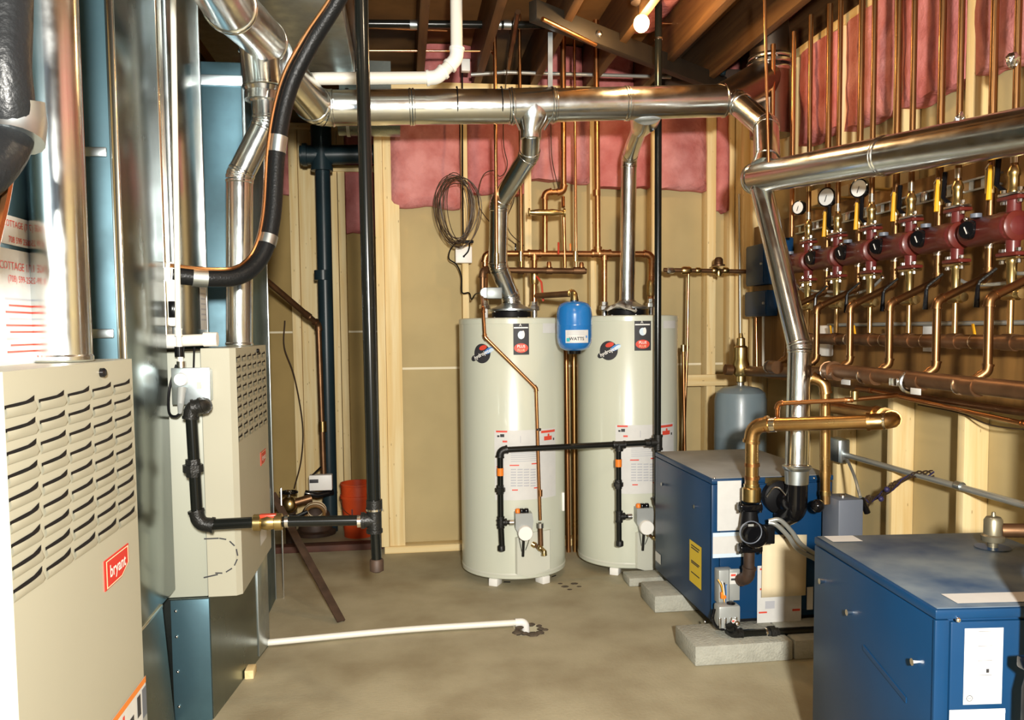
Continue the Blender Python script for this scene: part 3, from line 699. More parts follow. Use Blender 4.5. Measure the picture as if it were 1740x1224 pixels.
# ================================================================== WATER HEATERS
def cylhit(px, py, cx, cy, r):
    d = fw + rt*((px-CX)/F) - up*((py-CY)/F)
    a = d.x**2+d.y**2; bq = -(d.x*cx+d.y*cy); c = cx*cx+cy*cy-r*r; D = bq*bq-a*c
    t = (-bq-math.sqrt(max(D, 0)))/a; return CAM+d*t
class Heater:
    def __init__(s, label, pxc, cy, r, ytop):
        s.cy, s.r = cy, r; s.cx = U(pxc, 760, Y=cy).x; s.zt = U(pxc, ytop, Y=cy).z
        s.t = thing('water_heater', label, 'water heater', (s.cx, cy, 0))
        z0, zt = .035, s.zt; c = (s.cx, cy, 0)
        s.body = MB().lathe([(r*.97, z0), (r, z0+.006), (r, zt-.012), (r*.985, zt-.003), (r*.96, zt), (0.01, zt+.004)], c, Z_, 64).build('jacket', 'tank', s.t)
        MB().lathe([(r*1.003, z0+.018), (r*1.006, z0+.02), (r*1.006, z0+.028), (r*1.003, z0+.03)], c, Z_, 64).build('base_ring', 'tank_base', s.t)
        MB().lathe([(r*.99, zt-.03), (r*1.006, zt-.028), (r*1.006, zt-.006), (r*.99, zt-.002)], c, Z_, 64).build('top_rim', 'tank', s.t)
        for a in (-2.1, -1.05, .6, 1.6, 2.6):
            p = V((s.cx+math.cos(a)*(r-.03), cy+math.sin(a)*(r-.03), 0)); rad = V((math.cos(a), math.sin(a), 0))
            MB().obox(p+V((0, 0, .018)), rad, Z_.cross(rad), Z_, .03, .022, .018, .004).build('foot', 'white', s.t)
    def surf(s, eps): return lambda u, v: V((s.cx+math.cos(-PI/2+u)*(s.r+eps), s.cy+math.sin(-PI/2+u)*(s.r+eps), v))
    def uv(s, px, py):
        h = cylhit(px, py, s.cx, s.cy, s.r); return math.atan2(h.y-s.cy, h.x-s.cx)+PI/2, h.z
    def rect(s, name, mat, x0, y0, x1, y1, eps=.0012, parent=None, label=None, n=8):
        u0, v1 = s.uv(x0, y0); u1, v0 = s.uv(x1, y1); _, v1b = s.uv(x1, y0); _, v0b = s.uv(x0, y1)
        return sheet(name, mat, parent or s.body, s.surf(eps), u0, u1, (v0+v0b)/2, (v1+v1b)/2, n, 1, label)
    def words(s, txt, px, py, hpx, mat, parent, eps=.003, sx=1.0, bold=0, shear=0, ang=0):
        u, v = s.uv(px, py); size = hpx*(s.cy-s.r)/F; f = s.surf(eps); ca, sa = math.cos(ang), math.sin(ang)
        g_ = lambda x, y: f(u+(x*ca-y*sa)/s.r, v+(x*sa+y*ca))
        lettering('lettering', txt, size, mat, parent, g_, 0, 0, bold, sx, shear)
    def disc(s, name, mat, px, py, rx, ry, eps, parent, ang=0, n=28):
        u, v = s.uv(px, py); k = (s.cy-s.r)/F; f = s.surf(eps); ca, sa = math.cos(ang), math.sin(ang)
        pts = []
        for i in range(n):
            x, y = rx*k*math.cos(2*PI*i/n), ry*k*math.sin(2*PI*i/n); pts.append(f(u+(x*ca-y*sa)/s.r, v+x*sa+y*ca))
        return MB().add([f(u, v)]+pts, [(0, 1+i, 1+(i+1) % n) for i in range(n)]).build(name, mat, parent)
h1 = Heater('left water heater of the pair, diagonal copper pipe crossing its front', 871, 3.99, .2545, 541)
h2 = Heater('right water heater of the pair, partly behind the blue boiler', 1065.5, 4.065, .2525, 537)
def dress(h, dx, dy, ex, sp, ins_, wh):
    # specification label
    x0, y0, x1, y1 = sp
    L = h.rect('spec_label', 'ink', x0, y0, x1, y1, label='black label with white mark and red oval')
    w, hh_ = x1-x0, y1-y0
    h.rect('label_stripe', 'white', x0+1, y0+.13*hh_, x1-2, y0+.17*hh_, .002, L)
    h.words('A', x0+.45*w, y0+.07*hh_, 7, 'white', L, .002)
    h.disc('label_emblem', 'paper_blue', x0+.5*w, y0+.38*hh_, w*.22, hh_*.13, .002, L); h.disc('label_emblem', 'white', x0+.62*w, y0+.36*hh_, w*.10, hh_*.12, .0023, L)
    h.disc('label_oval', 'red_print', x0+.5*w, y0+.79*hh_, w*.45, hh_*.15, .002, L)
    h.words('PLUS', x0+.5*w, y0+.74*hh_, 6.5, 'white', L, .0027, bold=.0003); h.words('FLUE', x0+.5*w, y0+.86*hh_, 6.0, 'manila', L, .0027)
    # round emblem
    E = h.disc('emblem', 'ink', ex[0], ex[1], 17, 17, .0012, h.body)
    h.disc('emblem_part', 'red_print', ex[0]+2, ex[1]-10, 8, 4, .002, E, .3); h.disc('emblem_part', 'blue_print', ex[0]+12, ex[1]-5, 10, 4.5, .002, E, .5); h.disc('emblem_part', 'paper_blue', ex[0]+16, ex[1]-6, 6, 3, .0024, E, .5)
    h.disc('emblem_part', 'ink', ex[0]-13, ex[1]+8, 7, 5, .0016, E, .4)
    h.words('hydrojet', ex[0]-1, ex[1]+2, 9.5, 'white', E, .003, ang=.42, bold=.0006)
    # white tag
    h.rect('tag', 'paper', *wh)
    # instruction sheet
    x0, y0, x1, y1 = ins_; S = h.rect('instruction_sheet', 'paper', x0, y0, x1, y1, n=12, label='white instruction sheet with red headings')
    k = (x1-x0)/104.0
    def P(a, b_, c, d, mat, nm='print_block'): h.rect(nm, mat, x0+a*k, y0+b_, x0+c*k, y0+d, .0022, S, n=4)
    P(3, 3, 22, 6, 'red_print'); P(5, 11, 9, 14, 'ink'); P(10, 9, 17, 14, 'ink'); P(14, 20, 22, 23, 'red_print')
    P(79, 2, 102, 6, 'red_print'); P(84, 12, 97, 19, 'red_print'); P(90, 8, 93, 13, 'red_print'); P(99, 15, 101, 19, 'ink')
    P(26, 61, 42, 63, 'red_print'); P(63, 58, 74, 60, 'red_print'); P(4, 63, 7, 66, 'red_print'); P(30, 103, 40, 105, 'red_print'); P(67, 99, 76, 101, 'red_print')
    P(44, 12, 45, 24, 'ink_grey')
    for r_ in range(7):
        for c_ in range(4): P(28+11*c_, 68+4.6*r_, 37+11*c_, 70+4.6*r_, 'ink_grey', 'print_line')
    for r_ in range(6): P(28, 37+3.4*r_, 72, 38+3.4*r_, 'ink_grey', 'print_line')
dress(h1, 0, 0, (819, 601), (872, 549, 899, 603), (840, 729, 944, 846), (922, 549, 946, 566))
dress(h2, 0, 0, (1034, 596), (1078, 544, 1106, 596), (1046, 720, 1144, 835), (1127, 543, 1147, 558))
def gas_control(h, px, py):
    c = cylhit(px, py, h.cx, h.cy, h.r); s = (h.cy-h.r)/F
    t = thing('gas_control', 'grey gas control with round white dial on the '+('left' if h is h1 else 'right')+' water heater', 'gas valve', (c.x, c.y-.03, c.z-.06))
    MB().prism([c+V((x*s, -.055, z*s)) for x, z in ((-15, 20), (14, 20), (16, 6), (13, -14), (5, -20), (-8, -18), (-15, -6))], (0, .056, 0)).build('control_body', 'grey_cast', t)
    MB().lathe([(.0001, .022), (12*s, .022), (13*s, .016), (13*s, 0)], c+V((1*s, -.055, -13*s)), (0, -1, 0), 20).build('dial', 'white', t)
    for x, mt in ((-10, 'orange'), (-3, 'black'), (5, 'black')): MB().lathe([(4.5*s, 0), (4.5*s, 5*s), (3*s, 7*s)], c+V((x*s, -.03, 20*s)), Z_, 10).build('control_knob', mt, t)
    MB().tube([c+V((0, -.035, -20*s)), c+V((-1*s, -.02, -58*s))], 2.4*s, 8).build('pilot_tube', 'iron_fit', t)
    MB().tube(smoothpath([c+V((-10*s, -.03, -15*s)), c+V((-7*s, -.03, -30*s)), c+V((-3*s, -.012, -50*s))], 5), .0022, 6).build('gas_tube', 'galv', t)
    MB().tube(smoothpath([c+V((12*s, -.03, -12*s)), c+V((9*s, -.03, -30*s)), c+V((4*s, -.012, -48*s))], 5), .0022, 6).build('gas_tube', 'galv', t)
    # burner access cover on the jacket
    f = h.surf(.014); u, v = h.uv(px+12, py+55); hh_ = 40*s
    L = 30*s/h.r
    poly = [(u-L*.75, v+hh_*.8), (u-L*.15, v+hh_), (u+L*1.25, v+hh_), (u+L*1.25, v-hh_*.75), (u-L*.1, v-hh_*.95), (u-L*.75, v-hh_*.8)]
    g0 = h.surf(.0)
    MB().add([f(a, q) for a, q in poly]+[g0(a+(a-u)*.15, q) for a, q in poly], [tuple(range(6))]+[(k, (k+1) % 6, 6+(k+1) % 6, 6+k) for k in range(6)]).build('access_cover', 'tank_base', h.body, ang=10)
    for du in (-.42, .55):
        uu, vv = h.uv(px, py+100); sheet('air_slot', 'black_matte', h.body, h.surf(.0015), u+du-.06, u+du+.06, vv-.004, vv+.001, 3, 1)
gas_control(h1, 888, 888); gas_control(h2, 1091, 879)
MB().bbox(*(lambda c: (c.x-.006, c.x+.006, c.y-.02, c.y+.01, c.z-.05, c.z+.04))(cylhit(956, 850, h1.cx, h1.cy, h1.r)), .003).build('wire_clip', 'white', h1.t)
# ---- draft hoods
def hood(h, label):
    c = V((h.cx, h.cy, h.zt))
    t = thing('draft_hood', label, 'draft hood', c)
    for a in (.4, 1.9, 3.4, 5.0): MB().cyl(c+V((.085*math.cos(a), .085*math.sin(a), 0)), c+V((.085*math.cos(a), .085*math.sin(a), .045)), .006, n=8).build('hood_leg', 'steel', t)
    MB().lathe([(.06, .004), (.095, .006), (.095, .03), (.06, .032)], c, Z_, 24).build('hood_gap_shade', 'black_matte', t)  # black ring stands in for the shade in the gap under the hood
    MB().lathe([(.105, .034), (.108, .036), (.108, .044), (.075, .055), (.048, .07), (.046, .075)], c, Z_, 28).build('hood_cone', 'galv', t)
    return c+V((0, 0, .07))
k1 = hood(h1, 'flat draft hood on top of the left water heater'); k2 = hood(h2, 'flat draft hood on top of the right water heater')
fl1 = flue('water_heater_vent', 'zigzag silver vent rising from the left water heater to the main vent',
    [k1, k1+V((0, 0, .03)), U(846, 452, Y=3.93), U(848, 345, Y=3.86), U(900, 262, Y=3.66), m(902, 222)], .0445, bend=.06)
fl2 = flue('water_heater_vent', 'straight silver vent rising from the right water heater with one elbow at top',
    [k2, U(1069, 268, Y=4.03), m(1088, 214, .17)], .0385, bend=.05)
# damper motor
dm = thing('vent_damper', 'small galvanized damper motor clamped to the lower left vent elbow', 'damper', U(833, 508, Y=3.93))
MB().bbox(U(826, 498, Y=3.93).x, U(852, 498, Y=3.93).x, 3.90, 3.95, U(840, 508, Y=3.93).z, U(840, 489, Y=3.93).z, .004).build('motor_box', 'galv_grey', dm)
MB().lathe([(.001, -.022), (.024, -.022), (.026, 0), (.024, .022), (.001, .022)], U(824, 498, Y=3.925), Y_, 16).build('motor_cap', 'galv_grey', dm)
pb_ = thing('paper_scrap', 'crumpled grey instruction packet lying on the right water heater', 'paper packet', U(1055, 535, Y=3.95))
b = MB(); nn = 6; c0 = U(1055, 534, Y=3.93); vs_ = []
for i in range(nn+1):
    for j in range(4):
        vs_.append(c0+V(((i/nn-.5)*.15, (j/3-.5)*.05, .012+.03*abs(NZ.noise(V((i*1.7, j*2.1, 3))))*2+.02*(1-abs(i/nn-.4)*2))))
b.add(vs_, [(i*4+j, i*4+j+1, (i+1)*4+j+1, (i+1)*4+j) for i in range(nn) for j in range(3)])
o = b.build('packet_sheet', 'plastic_bag', pb_, ang=5)
so = o.modifiers.new('thick', 'SOLIDIFY'); so.thickness = .004

# ================================================================== COPPER ABOVE THE HEATERS
YC = 4.13
def c_(x, y, Y=YC): return U(x, y, Y=Y)
def px_r(p, Y): return p*Y/F
r1 = px_r(5.2, YC)
hd = [c_(824, 522), c_(824, 431), c_(1108, 432), c_(1106, 522)]
H1 = run('hot_water_header', 'long copper header pipe above both water heaters with legs down to them', 'pipe', hd, r1, 'copper', bend=.03)
for x, yb in ((908, 528), (1027, 525)):
    pipe_parts(H1, [c_(x, 436), c_(x, yb)], r1*.95, 'copper'); tee(H1, c_(x, 431), X_, -Z_, r1, 'copper')
for x, y in ((824, 518), (1106, 515), (908, 520), (1027, 520)):
    MB().lathe([(r1*1.5, 0), (r1*1.9, .004), (r1*1.9, .022), (r1*1.35, .026), (r1*1.3, .045)], c_(x, y+8), Z_, 8).build('dielectric_union', 'steel', H1)
    MB().cyl(c_(x, y+6), c_(x, 555), r1*1.0).build('nipple', 'white' if x == 824 else 'steel', H1)
MB().lathe([(r1*1.2, -.04), (r1*1.5, -.03), (r1*1.5, .03), (r1*1.2, .04)], c_(908, 470), Z_, 12).build('ball_valve', 'brass', H1)
MB().tube([c_(912, 470, YC-.03), c_(920, 480, YC-.05), c_(923, 512, YC-.05)], .0055, 8).build('valve_handle', 'red_handle', H1, 'red lever handle')
MB().lathe([(r1*1.2, -.04), (r1*1.45, -.03), (r1*1.45, .03), (r1*1.2, .04)], c_(1106, 490), Z_, 12).build('ball_valve', 'brass', H1)
# loop with cross valve
lp = [c_(926, 431), c_(926, 327), c_(958, 326), c_(956, -30)]
L1 = run('copper_riser', 'copper riser with a square offset loop and cross fitting above the heaters', 'pipe', lp, r1*.93, 'copper', bend=.022)
yv_ = YC-.045
MB().lathe([(.001, 0), (.022, 0), (.022, .006), (.010, .008), (.014, .03), (.017, .05), (.015, .10), (.018, .12), (.015, .14), (.011, .172), (.022, .176), (.022, .184), (.001, .184)], c_(898, 361, yv_), X_, 14).build('cross_valve', 'brass', L1)
pipe_parts(L1, [c_(957, 352, yv_+.02), c_(957, 335)], .009, 'copper'); pipe_parts(L1, [c_(958, 366, yv_+.02), c_(960, 455)], .009, 'copper')
R2 = run('copper_riser', 'straight copper riser right of the cross fitting going up to the ceiling', 'pipe', [c_(1016, 426), c_(1014, 325), c_(1012, -30)], r1*.95, 'copper', bend=.01)
coupling(R2, c_(1014, 328), Z_, r1*1.25, .03, 'copper'); tee(R2, c_(1016, 431), X_, Z_, r1, 'copper')
# cold header (lower, dark)
YD = 4.05
cd_ = [c_(820, 500, YD-.05), c_(820, 459, YD-.05), c_(838, 459, YD+.02), c_(996, 461, YD+.06)]
C1 = run('cold_water_header', 'dark lower copper header with stubs behind the left heater vent', 'pipe', cd_, .0145, 'copper_dark', bend=.025)
for x in (885, 933, 979, 988): coupling(C1, c_(x, 460, YD+.045), X_, .019, .03, 'copper_dark', 'tee')
for x, yt in ((933, 447), (988, 448)): MB().lathe([(.012, 0), (.012, .02), (.009, .03), (.001, .031)], c_(x, yt+8, YD+.045), Z_, 12).build('stub_cap', 'copper', C1)
for x, lab, rr_, Y_s in ((841, 'thin copper line passing in front of the left heater vent', .0085, 3.80), (883, 'thin copper line just right of the left heater vent', .0085, YD+.045), (976, 'thin copper line rising beside the square offset loop', .0075, YD+.045)):
    Rk = run('copper_line', lab, 'pipe', [c_(x+3, 457, Y_s), c_(x-1, -30, Y_s)], rr_, 'copper_bright' if x != 883 else 'copper')
    if x != 841:
        coupling(Rk, c_(x+2, 436, Y_s), Z_, .013, .05, 'brass', 'stop_valve')
        MB().obox(c_(x-7, 420, Y_s-.02), X_, Y_, Z_, .004, .004, .018, .002).build('valve_handle', 'orange' if x == 976 else 'black', Rk)
    else: coupling(Rk, c_(x+3, 440, Y_s), Z_, .012, .05, 'brass')
MB().tube([c_(949, 412, YD-.02), c_(949, 432, YD)], .005, 8).build('valve_handle', 'red_handle', C1)
# expansion tank
et = thing('expansion_tank', 'small bright blue expansion tank hanging between the two water heaters', 'expansion tank', U(976, 606, Y=3.66))
YE = 3.66; ce_ = U(976, 560, Y=YE); re = px_r(30.5, YE)
zt_, zb2 = U(976, 512, Y=YE).z, U(976, 597, Y=YE).z; hh = zt_-zb2
eb = MB().lathe([(.012, 0), (re*.55, .004), (re*.82, .016), (re*.96, .04), (re, .065), (re, hh*.5), (re*1.008, hh*.51), (re*1.008, hh*.53), (re, hh*.54), (re, hh-.06), (re*.95, hh-.03), (re*.8, hh-.012), (re*.5, hh-.002), (.012, hh)], (ce_.x, YE, zb2), Z_, 36).build('tank_shell', 'tank_blue', et)
MB().lathe([(.03, -.012), (.033, .012)], (ce_.x, YE, zb2), Z_, 16).build('valve_skirt', 'black', et)
MB().cyl((ce_.x, YE, zt_-.004), (ce_.x, YE, zt_+.012), .010).build('nipple', 'tank_blue', et)
fe = lambda e: (lambda u, v: V((ce_.x+math.sin(u/re)*(re+e), YE-math.cos(u/re)*(re+e), v)))
zl0, zl1 = U(976, 583, Y=YE-re).z, U(976, 561, Y=YE-re).z
el = sheet('label', 'paper', eb, fe(.001), -.057, .052, zl0, zl1, 8, 1, 'white printed label')
sheet('label_mark', 'teal_print', el, fe(.0016), -.052, -.037, zl0+.006, zl0+.022, 2, 1); sheet('label_mark', 'blue_print', el, fe(.0016), .037, .045, zl0+.022, zl0+.032, 2, 1)
lettering('lettering', 'WATTS', .020, 'ink', el, fe(.0018), -.006, zl0+.018, bold=.0004)
for k in range(3): sheet('print_line', 'ink_grey', el, fe(.0016), -.05, .03, zl1-.008-.006*k, zl1-.006-.006*k, 4, 1)
et2 = run('copper_branch', 'dark copper branch leading from the hot leg to the blue expansion tank', 'pipe', [c_(912, 503, YC-.02), c_(976, 499, YE), V((ce_.x, YE, zt_+.006))], .0145, 'copper_dark', bend=.02, fitmat='brass')
# relief discharge pipe over the left heater
tpp = [c_(819, 503, 3.93), c_(821, 526, 3.745), c_(824, 573, 3.712), c_(911, 660, 3.705), c_(918, 884, 3.705)]
T1 = run('relief_pipe', 'thin copper relief pipe running diagonally then straight down the left heater', 'pipe', tpp, .0078, 'copper', bend=.015)
coupling(T1, c_(918, 838, 3.705), Z_, .0105, .03, 'copper'); coupling(T1, c_(918, 893, 3.705), Z_, .017, .022, 'steel', 'nut')
pipe_parts(T1, [c_(918, 895, 3.705), c_(919, 928, 3.705)], .012, 'copper_dark')
for q in (728,): coupling(T1, c_(915, q+2, 3.705), Z_, .012, .01, 'rust', 'clip')
def boiler_drain(label, px, py, Yd, sc=1.0):
    t = thing('drain_valve', label, 'valve', c_(px, py, Yd))
    MB().tube([c_(px-12, py-9, Yd+.05), c_(px-2, py-1, Yd)], .010*sc, 10).build('valve_stem', 'copper_dark', t)
    MB().lathe([(.009, -.012), (.014, -.01), (.014, .01), (.009, .012)], c_(px-10, py-6, Yd+.03), V((1, -.3, -.6)), 10).build('bonnet', 'brass', t)
    MB().ball(c_(px+1, py, Yd-.01), .0145*sc, 12).build('valve_body', 'brass', t)
    MB().tube([c_(px+2, py, Yd-.01), c_(px+8, py+6, Yd-.03), c_(px+8, py+12, Yd-.03)], [.011*sc, .012*sc, .013*sc], 10).build('spout', 'brass', t)
boiler_drain('brass drain valve at the foot of the relief pipe', 917, 932, 3.705)
boiler_drain('brass drain valve low on the right heater beside the blue boiler', 1110, 914, 3.78, .8)
# copper drops between the heaters
for x0, x1, lab, rr_ in ((962, 966, 'copper pipe standing on the floor between the two heaters', .0125), (975, 977, 'pale pipe half hidden between the two heaters', .011)):
    run('copper_drop', lab, 'pipe', [U(x0, 585, Y=4.30), V((U(x1, 900, Y=4.30).x, 4.30, .0))], rr_, 'copper' if x0 < 970 else 'copper_yellow')

# ================================================================== GAS TO THE HEATERS
YQ = 3.70
def q_(x, y, Y=YQ): return U(x, y, Y=Y)
G2 = thing('gas_pipe', 'black iron gas pipe crossing both water heaters with two drops', 'gas pipe', q_(852, 940))
pipe_parts(G2, [q_(1112, 752), q_(850, 765), q_(851, 888), q_(853, 928)], .0135, 'iron', bend=.022, fit=1.35, fitmat='iron_fit')
pipe_parts(G2, [q_(1051, 757), q_(1052, 922)], .0125, 'iron'); tee(G2, q_(1052, 756), X_, -Z_, .0135, 'iron_fit')
coupling(G2, q_(1100, 753), X_, .019, .02, 'iron_fit')
for x, yo, yu, yt, ycap in ((850, 802, 832, 888, 930), (1051, 787, 823, 878, 922)):
    coupling(G2, q_(x, yo), Z_, .0155, .035, 'orange', 'dielectric_coupling'); union(G2, q_(x, yu), Z_, .0135, 'iron_fit')
    tee(G2, q_(x+1, yt), Z_, X_, .0125, 'iron_fit')
    MB().lathe([(.015, .0), (.018, .004), (.018, .024), (.012, .028)], q_(x+2, ycap-3), -Z_, 10).build('cap', 'iron_fit', G2)
    pipe_parts(G2, [q_(x+4, yt), q_(x+22, yt)], .010, 'iron'); coupling(G2, q_(x+19, yt), X_, .014, .02, 'steel', 'nut')
G3 = thing('gas_riser', 'slim black iron gas riser dropping beside the right water heater to the blue boiler', 'gas pipe', q_(1116, 870))
pipe_parts(G3, [q_(1119, -30), q_(1117, 858), q_(1134, 862)], .0165, 'iron', bend=.028, fit=1.3, fitmat='iron_fit')
tee(G3, q_(1118, 752), Z_, -X_, .0165, 'iron_fit'); coupling(G3, q_(1119, 66), Z_, .0185, .008, 'bolt', 'thread_band')
# ================================================================== RIGHT: CHIMNEY, BOILER VENTS
YH = 3.78
ch = thing('chimney_pipe', 'fat brownish double-wall chimney pipe rising in the far right corner', 'vent pipe', U(1310, 235, Y=YH))
rc = 36*YH/F
MB().tube([U(1310, 232, Y=YH), U(1308, 122, Y=YH)], rc, 28).build('pipe_section', 'flue_dark', ch)
MB().tube([U(1308, 100, Y=YH), U(1304, -20, Y=YH)], rc*.93, 28).build('pipe_section', 'flue_dark', ch)
for y, k in ((122, 1.05), (110, 1.10), (100, 1.03)):
    MB().lathe([(rc*k*.97, -.010), (rc*k, -.006), (rc*k, .006), (rc*k*.97, .010)], U(1308, y, Y=YH), Z_, 28).build('locking_band', 'flue', ch)
for a in range(6): MB().ball(U(1308, 106, Y=YH)+V((math.cos(a*.9-2.6)*rc*1.08, math.sin(a*.9-2.6)*rc*1.08, 0)), .006, 8).build('band_screw', 'bolt', ch)
MB().tube([m(1222, 171), m(1245, 163, .06), U(1290, 140, Y=YH-.05), U(1305, 128, Y=YH)], [rm*.98, rm*1.1, rm*1.25, rm*1.2], 20).build('wye_branch', 'flue_dark', ch, ang=20)
W1 = U(1292, 302, Y=3.17); rw = .060
bvl = thing('boiler_vent', 'large horizontal boiler vent with wye running along the right wall above the pumps', 'vent pipe', W1)
e_r = U(1790, 214, Y=1.84)
flue_parts(bvl, [W1+(W1-e_r).normalized()*.05, W1+(e_r-W1)*.55], rw); flue_parts(bvl, [W1+(e_r-W1)*.55, e_r+(e_r-W1).normalized()*.14, V(((e_r+(e_r-W1).normalized()*.14).x, (e_r+(e_r-W1).normalized()*.14).y, .70))], rw, bend=.09)
MB().ball(W1+(W1-e_r).normalized()*.03, rw*1.06, 20, (1, .8, 1)).build('end_cap', 'flue', bvl, ang=60)
flue_parts(bvl, [m(1228, 172), m(1252, 173, -.02), U(1302, 216, Y=3.36), U(1303, 275, Y=3.19)], .052, bend=.05)
MB().tube([U(1303, 262, Y=3.21), U(1300, 285, Y=3.18)], [.045, .06], 20).build('wye_branch', 'flue', bvl)
v3 = thing('boiler_vent', 'silver vent pipe slanting up from the far blue boiler to the wye', 'vent pipe', U(1356, 800, Y=2.83))
r3 = .0425
flue_parts(v3, [U(1354, 795, Y=2.83), U(1359, 592, Y=2.88), U(1293, 318, Y=3.15)], r3, bend=.045)
MB().lathe([(r3*1.05, 0), (r3*1.22, .004), (r3*1.2, .012), (r3*1.02, .02), (r3*.98, .07)], U(1354, 790, Y=2.83), -Z_, 24).build('vent_collar', 'galv', v3)
for i, pxy in enumerate(((1305, -20, 1306, 250), )):
    a, c = U(pxy[0]-6, pxy[1], Y=3.05), U(pxy[2], pxy[3]+30, Y=3.05)
    run('hanger_rod', 'thin copper-coloured line hanging in front of the chimney pipe', 'hanger', [a, c], .0055, 'copper')
# dark drain stack and grey pipe behind
run('drain_stack', 'dark vertical drain pipe right of the chimney pipe', 'pipe', [U(1349, 95, Y=4.0), U(1350, 300, Y=4.0)], .018, 'drain')
run('grey_riser', 'dull grey metal riser between the dark drain pipe and the wall studs', 'pipe', [U(1364, 95, Y=4.05), U(1364, 300, Y=4.05)], .028, 'galv_dull')

# ================================================================== ZONE PUMPS ON THE PLYWOOD
XP = 1.70; ZP = 1.475; DY = .236; YP0 = 2.128
def make_pump():
    t = thing('circulator_pump', 'x', 'pump', (0, 0, 0), 'red zone pumps')
    MB().tube([(0, -.025, 0), (0, -.02, 0), (0, .04, 0), (0, .045, 0), (0, .165, 0), (0, .185, 0)], [.036, .043, .046, .0435, .0435, .036], 20).build('motor', 'pump_red', t)
    MB().ball((0, -.004, 0), .044, 16, (1.05, .62, 1.0)).build('volute', 'pump_pink', t)
    MB().tube([(0, -.002, -.075), (0, -.002, -.045), (0, -.002, 0), (0, -.002, .045), (0, -.002, .075)], [.018, .019, .026, .019, .018], 14).build('neck', 'pump_pink', t)
    for s in (-1, 1):
        MB().obox((0, 0, s*.078), X_, Y_, Z_, .022, .042, .006, .005).build('flange', 'pump_red', t)
        MB().obox((0, 0, s*.089), X_, Y_, Z_, .020, .040, .004, .003).build('flange', 'brass' if s < 0 else 'steel', t)
        for y in (-.032, .032): MB().lathe([(.004, -.022), (.008, -.020), (.008, -.012), (.005, -.011), (.005, .012), (.0085, .013), (.0085, .021), (.004, .022)], (-.006, y, s*.083), Z_, 8).build('bolt', 'bolt', t)
    d = MB().lathe([(.027, 0), (.0285, .002), (.0285, .016), (.025, .022), (.001, .022)], (-.034, .125, .004), (-1, -.25, 0), 22).build('control_cover', 'black', t)
    MB().obox((-.0575, .119, .002), (0, .6, 1), (-1, -.25, 0), (0, 1, -.6), .012, .001, .0016).build('pointer_mark', 'white', d)
    MB().ball((-.028, .155, .040), .0085, 8).build('bleed_cap', 'bolt', t)
    MB().cyl((-.02, .125, .040), (-.02, .125, .052), .016).build('terminal_box', 'grey_box', t)
    return t
pl_ = ['red circulator pump nearest the right edge of the picture', 'second red circulator pump from the right edge', 'third red circulator pump from the right edge', 'fourth red circulator pump from the right edge',
       'fifth red circulator pump from the right edge', 'red circulator pump farthest along the wall, beside the slanting vent']
proto = make_pump()
for k in range(6):
    o = proto if k == 0 else copy_tree(proto)
    o.location = (XP, YP0+DY*k, ZP); o['label'] = pl_[k]
ordn = ['first', 'second', 'third', 'fourth', 'fifth', 'sixth']
def nth(k): return ordn[k]+' from the right edge'
for k in range(6):
    y = YP0+DY*k
    # supply stem up
    t = thing('supply_riser', 'copper supply riser above the pump '+nth(k), 'pipe', (XP, y, ZP+.09), 'supply risers')
    pipe_parts(t, [(XP, y, ZP+.095), (XP, y, ZC-.01)], .0098, 'copper_old')
    MB().lathe([(.016, 0), (.017, .006), (.014, .012), (.014, .045), (.017, .05), (.017, .06), (.010, .075)], (XP, y, ZP+.093), Z_, 10).build('union', 'brass', t)
    coupling(t, (XP, y, ZP+.19), Z_, .011, .03, 'solder'); coupling(t, (XP, y, ZP+.30), Z_, .0105, .02, 'brass')
    # pump to manifold below
    t = thing('pump_drop', 'check-valve copper drop under the pump '+nth(k), 'pipe', (XP, y, 1.17), 'pump drops')
    pipe_parts(t, [(XP, y, ZP-.095), (XP, y, 1.175)], .0085, 'copper_yellow')
    MB().lathe([(.016, 0), (.017, .006), (.014, .012), (.013, .06), (.011, .075)], (XP, y, ZP-.093), -Z_, 10).build('union', 'brass', t)
    MB().lathe([(.001, -.040), (.013, -.036), (.018, -.02), (.016, -.004), (.018, .004), (.016, .02), (.018, .03), (.014, .036), (.014, .045), (.001, .046)], (XP-.004, y-.002, 1.285), (0, -1, 0), 12).build('check_valve', 'brass', t)
    # lever valve
    yv2 = y+.055
    MB().tube([(XP-.03, y+.02, ZP-.115), (XP-.055, yv2, ZP-.150), (XP-.058, yv2+.004, ZP-.165)], .0045, 8).build('lever', 'iron_fit', t)
    MB().tube([(XP-.058, yv2+.004, ZP-.160), (XP-.060, yv2+.006, ZP-.225)], [.0055, .0085], 8).build('lever_grip', 'black', t)
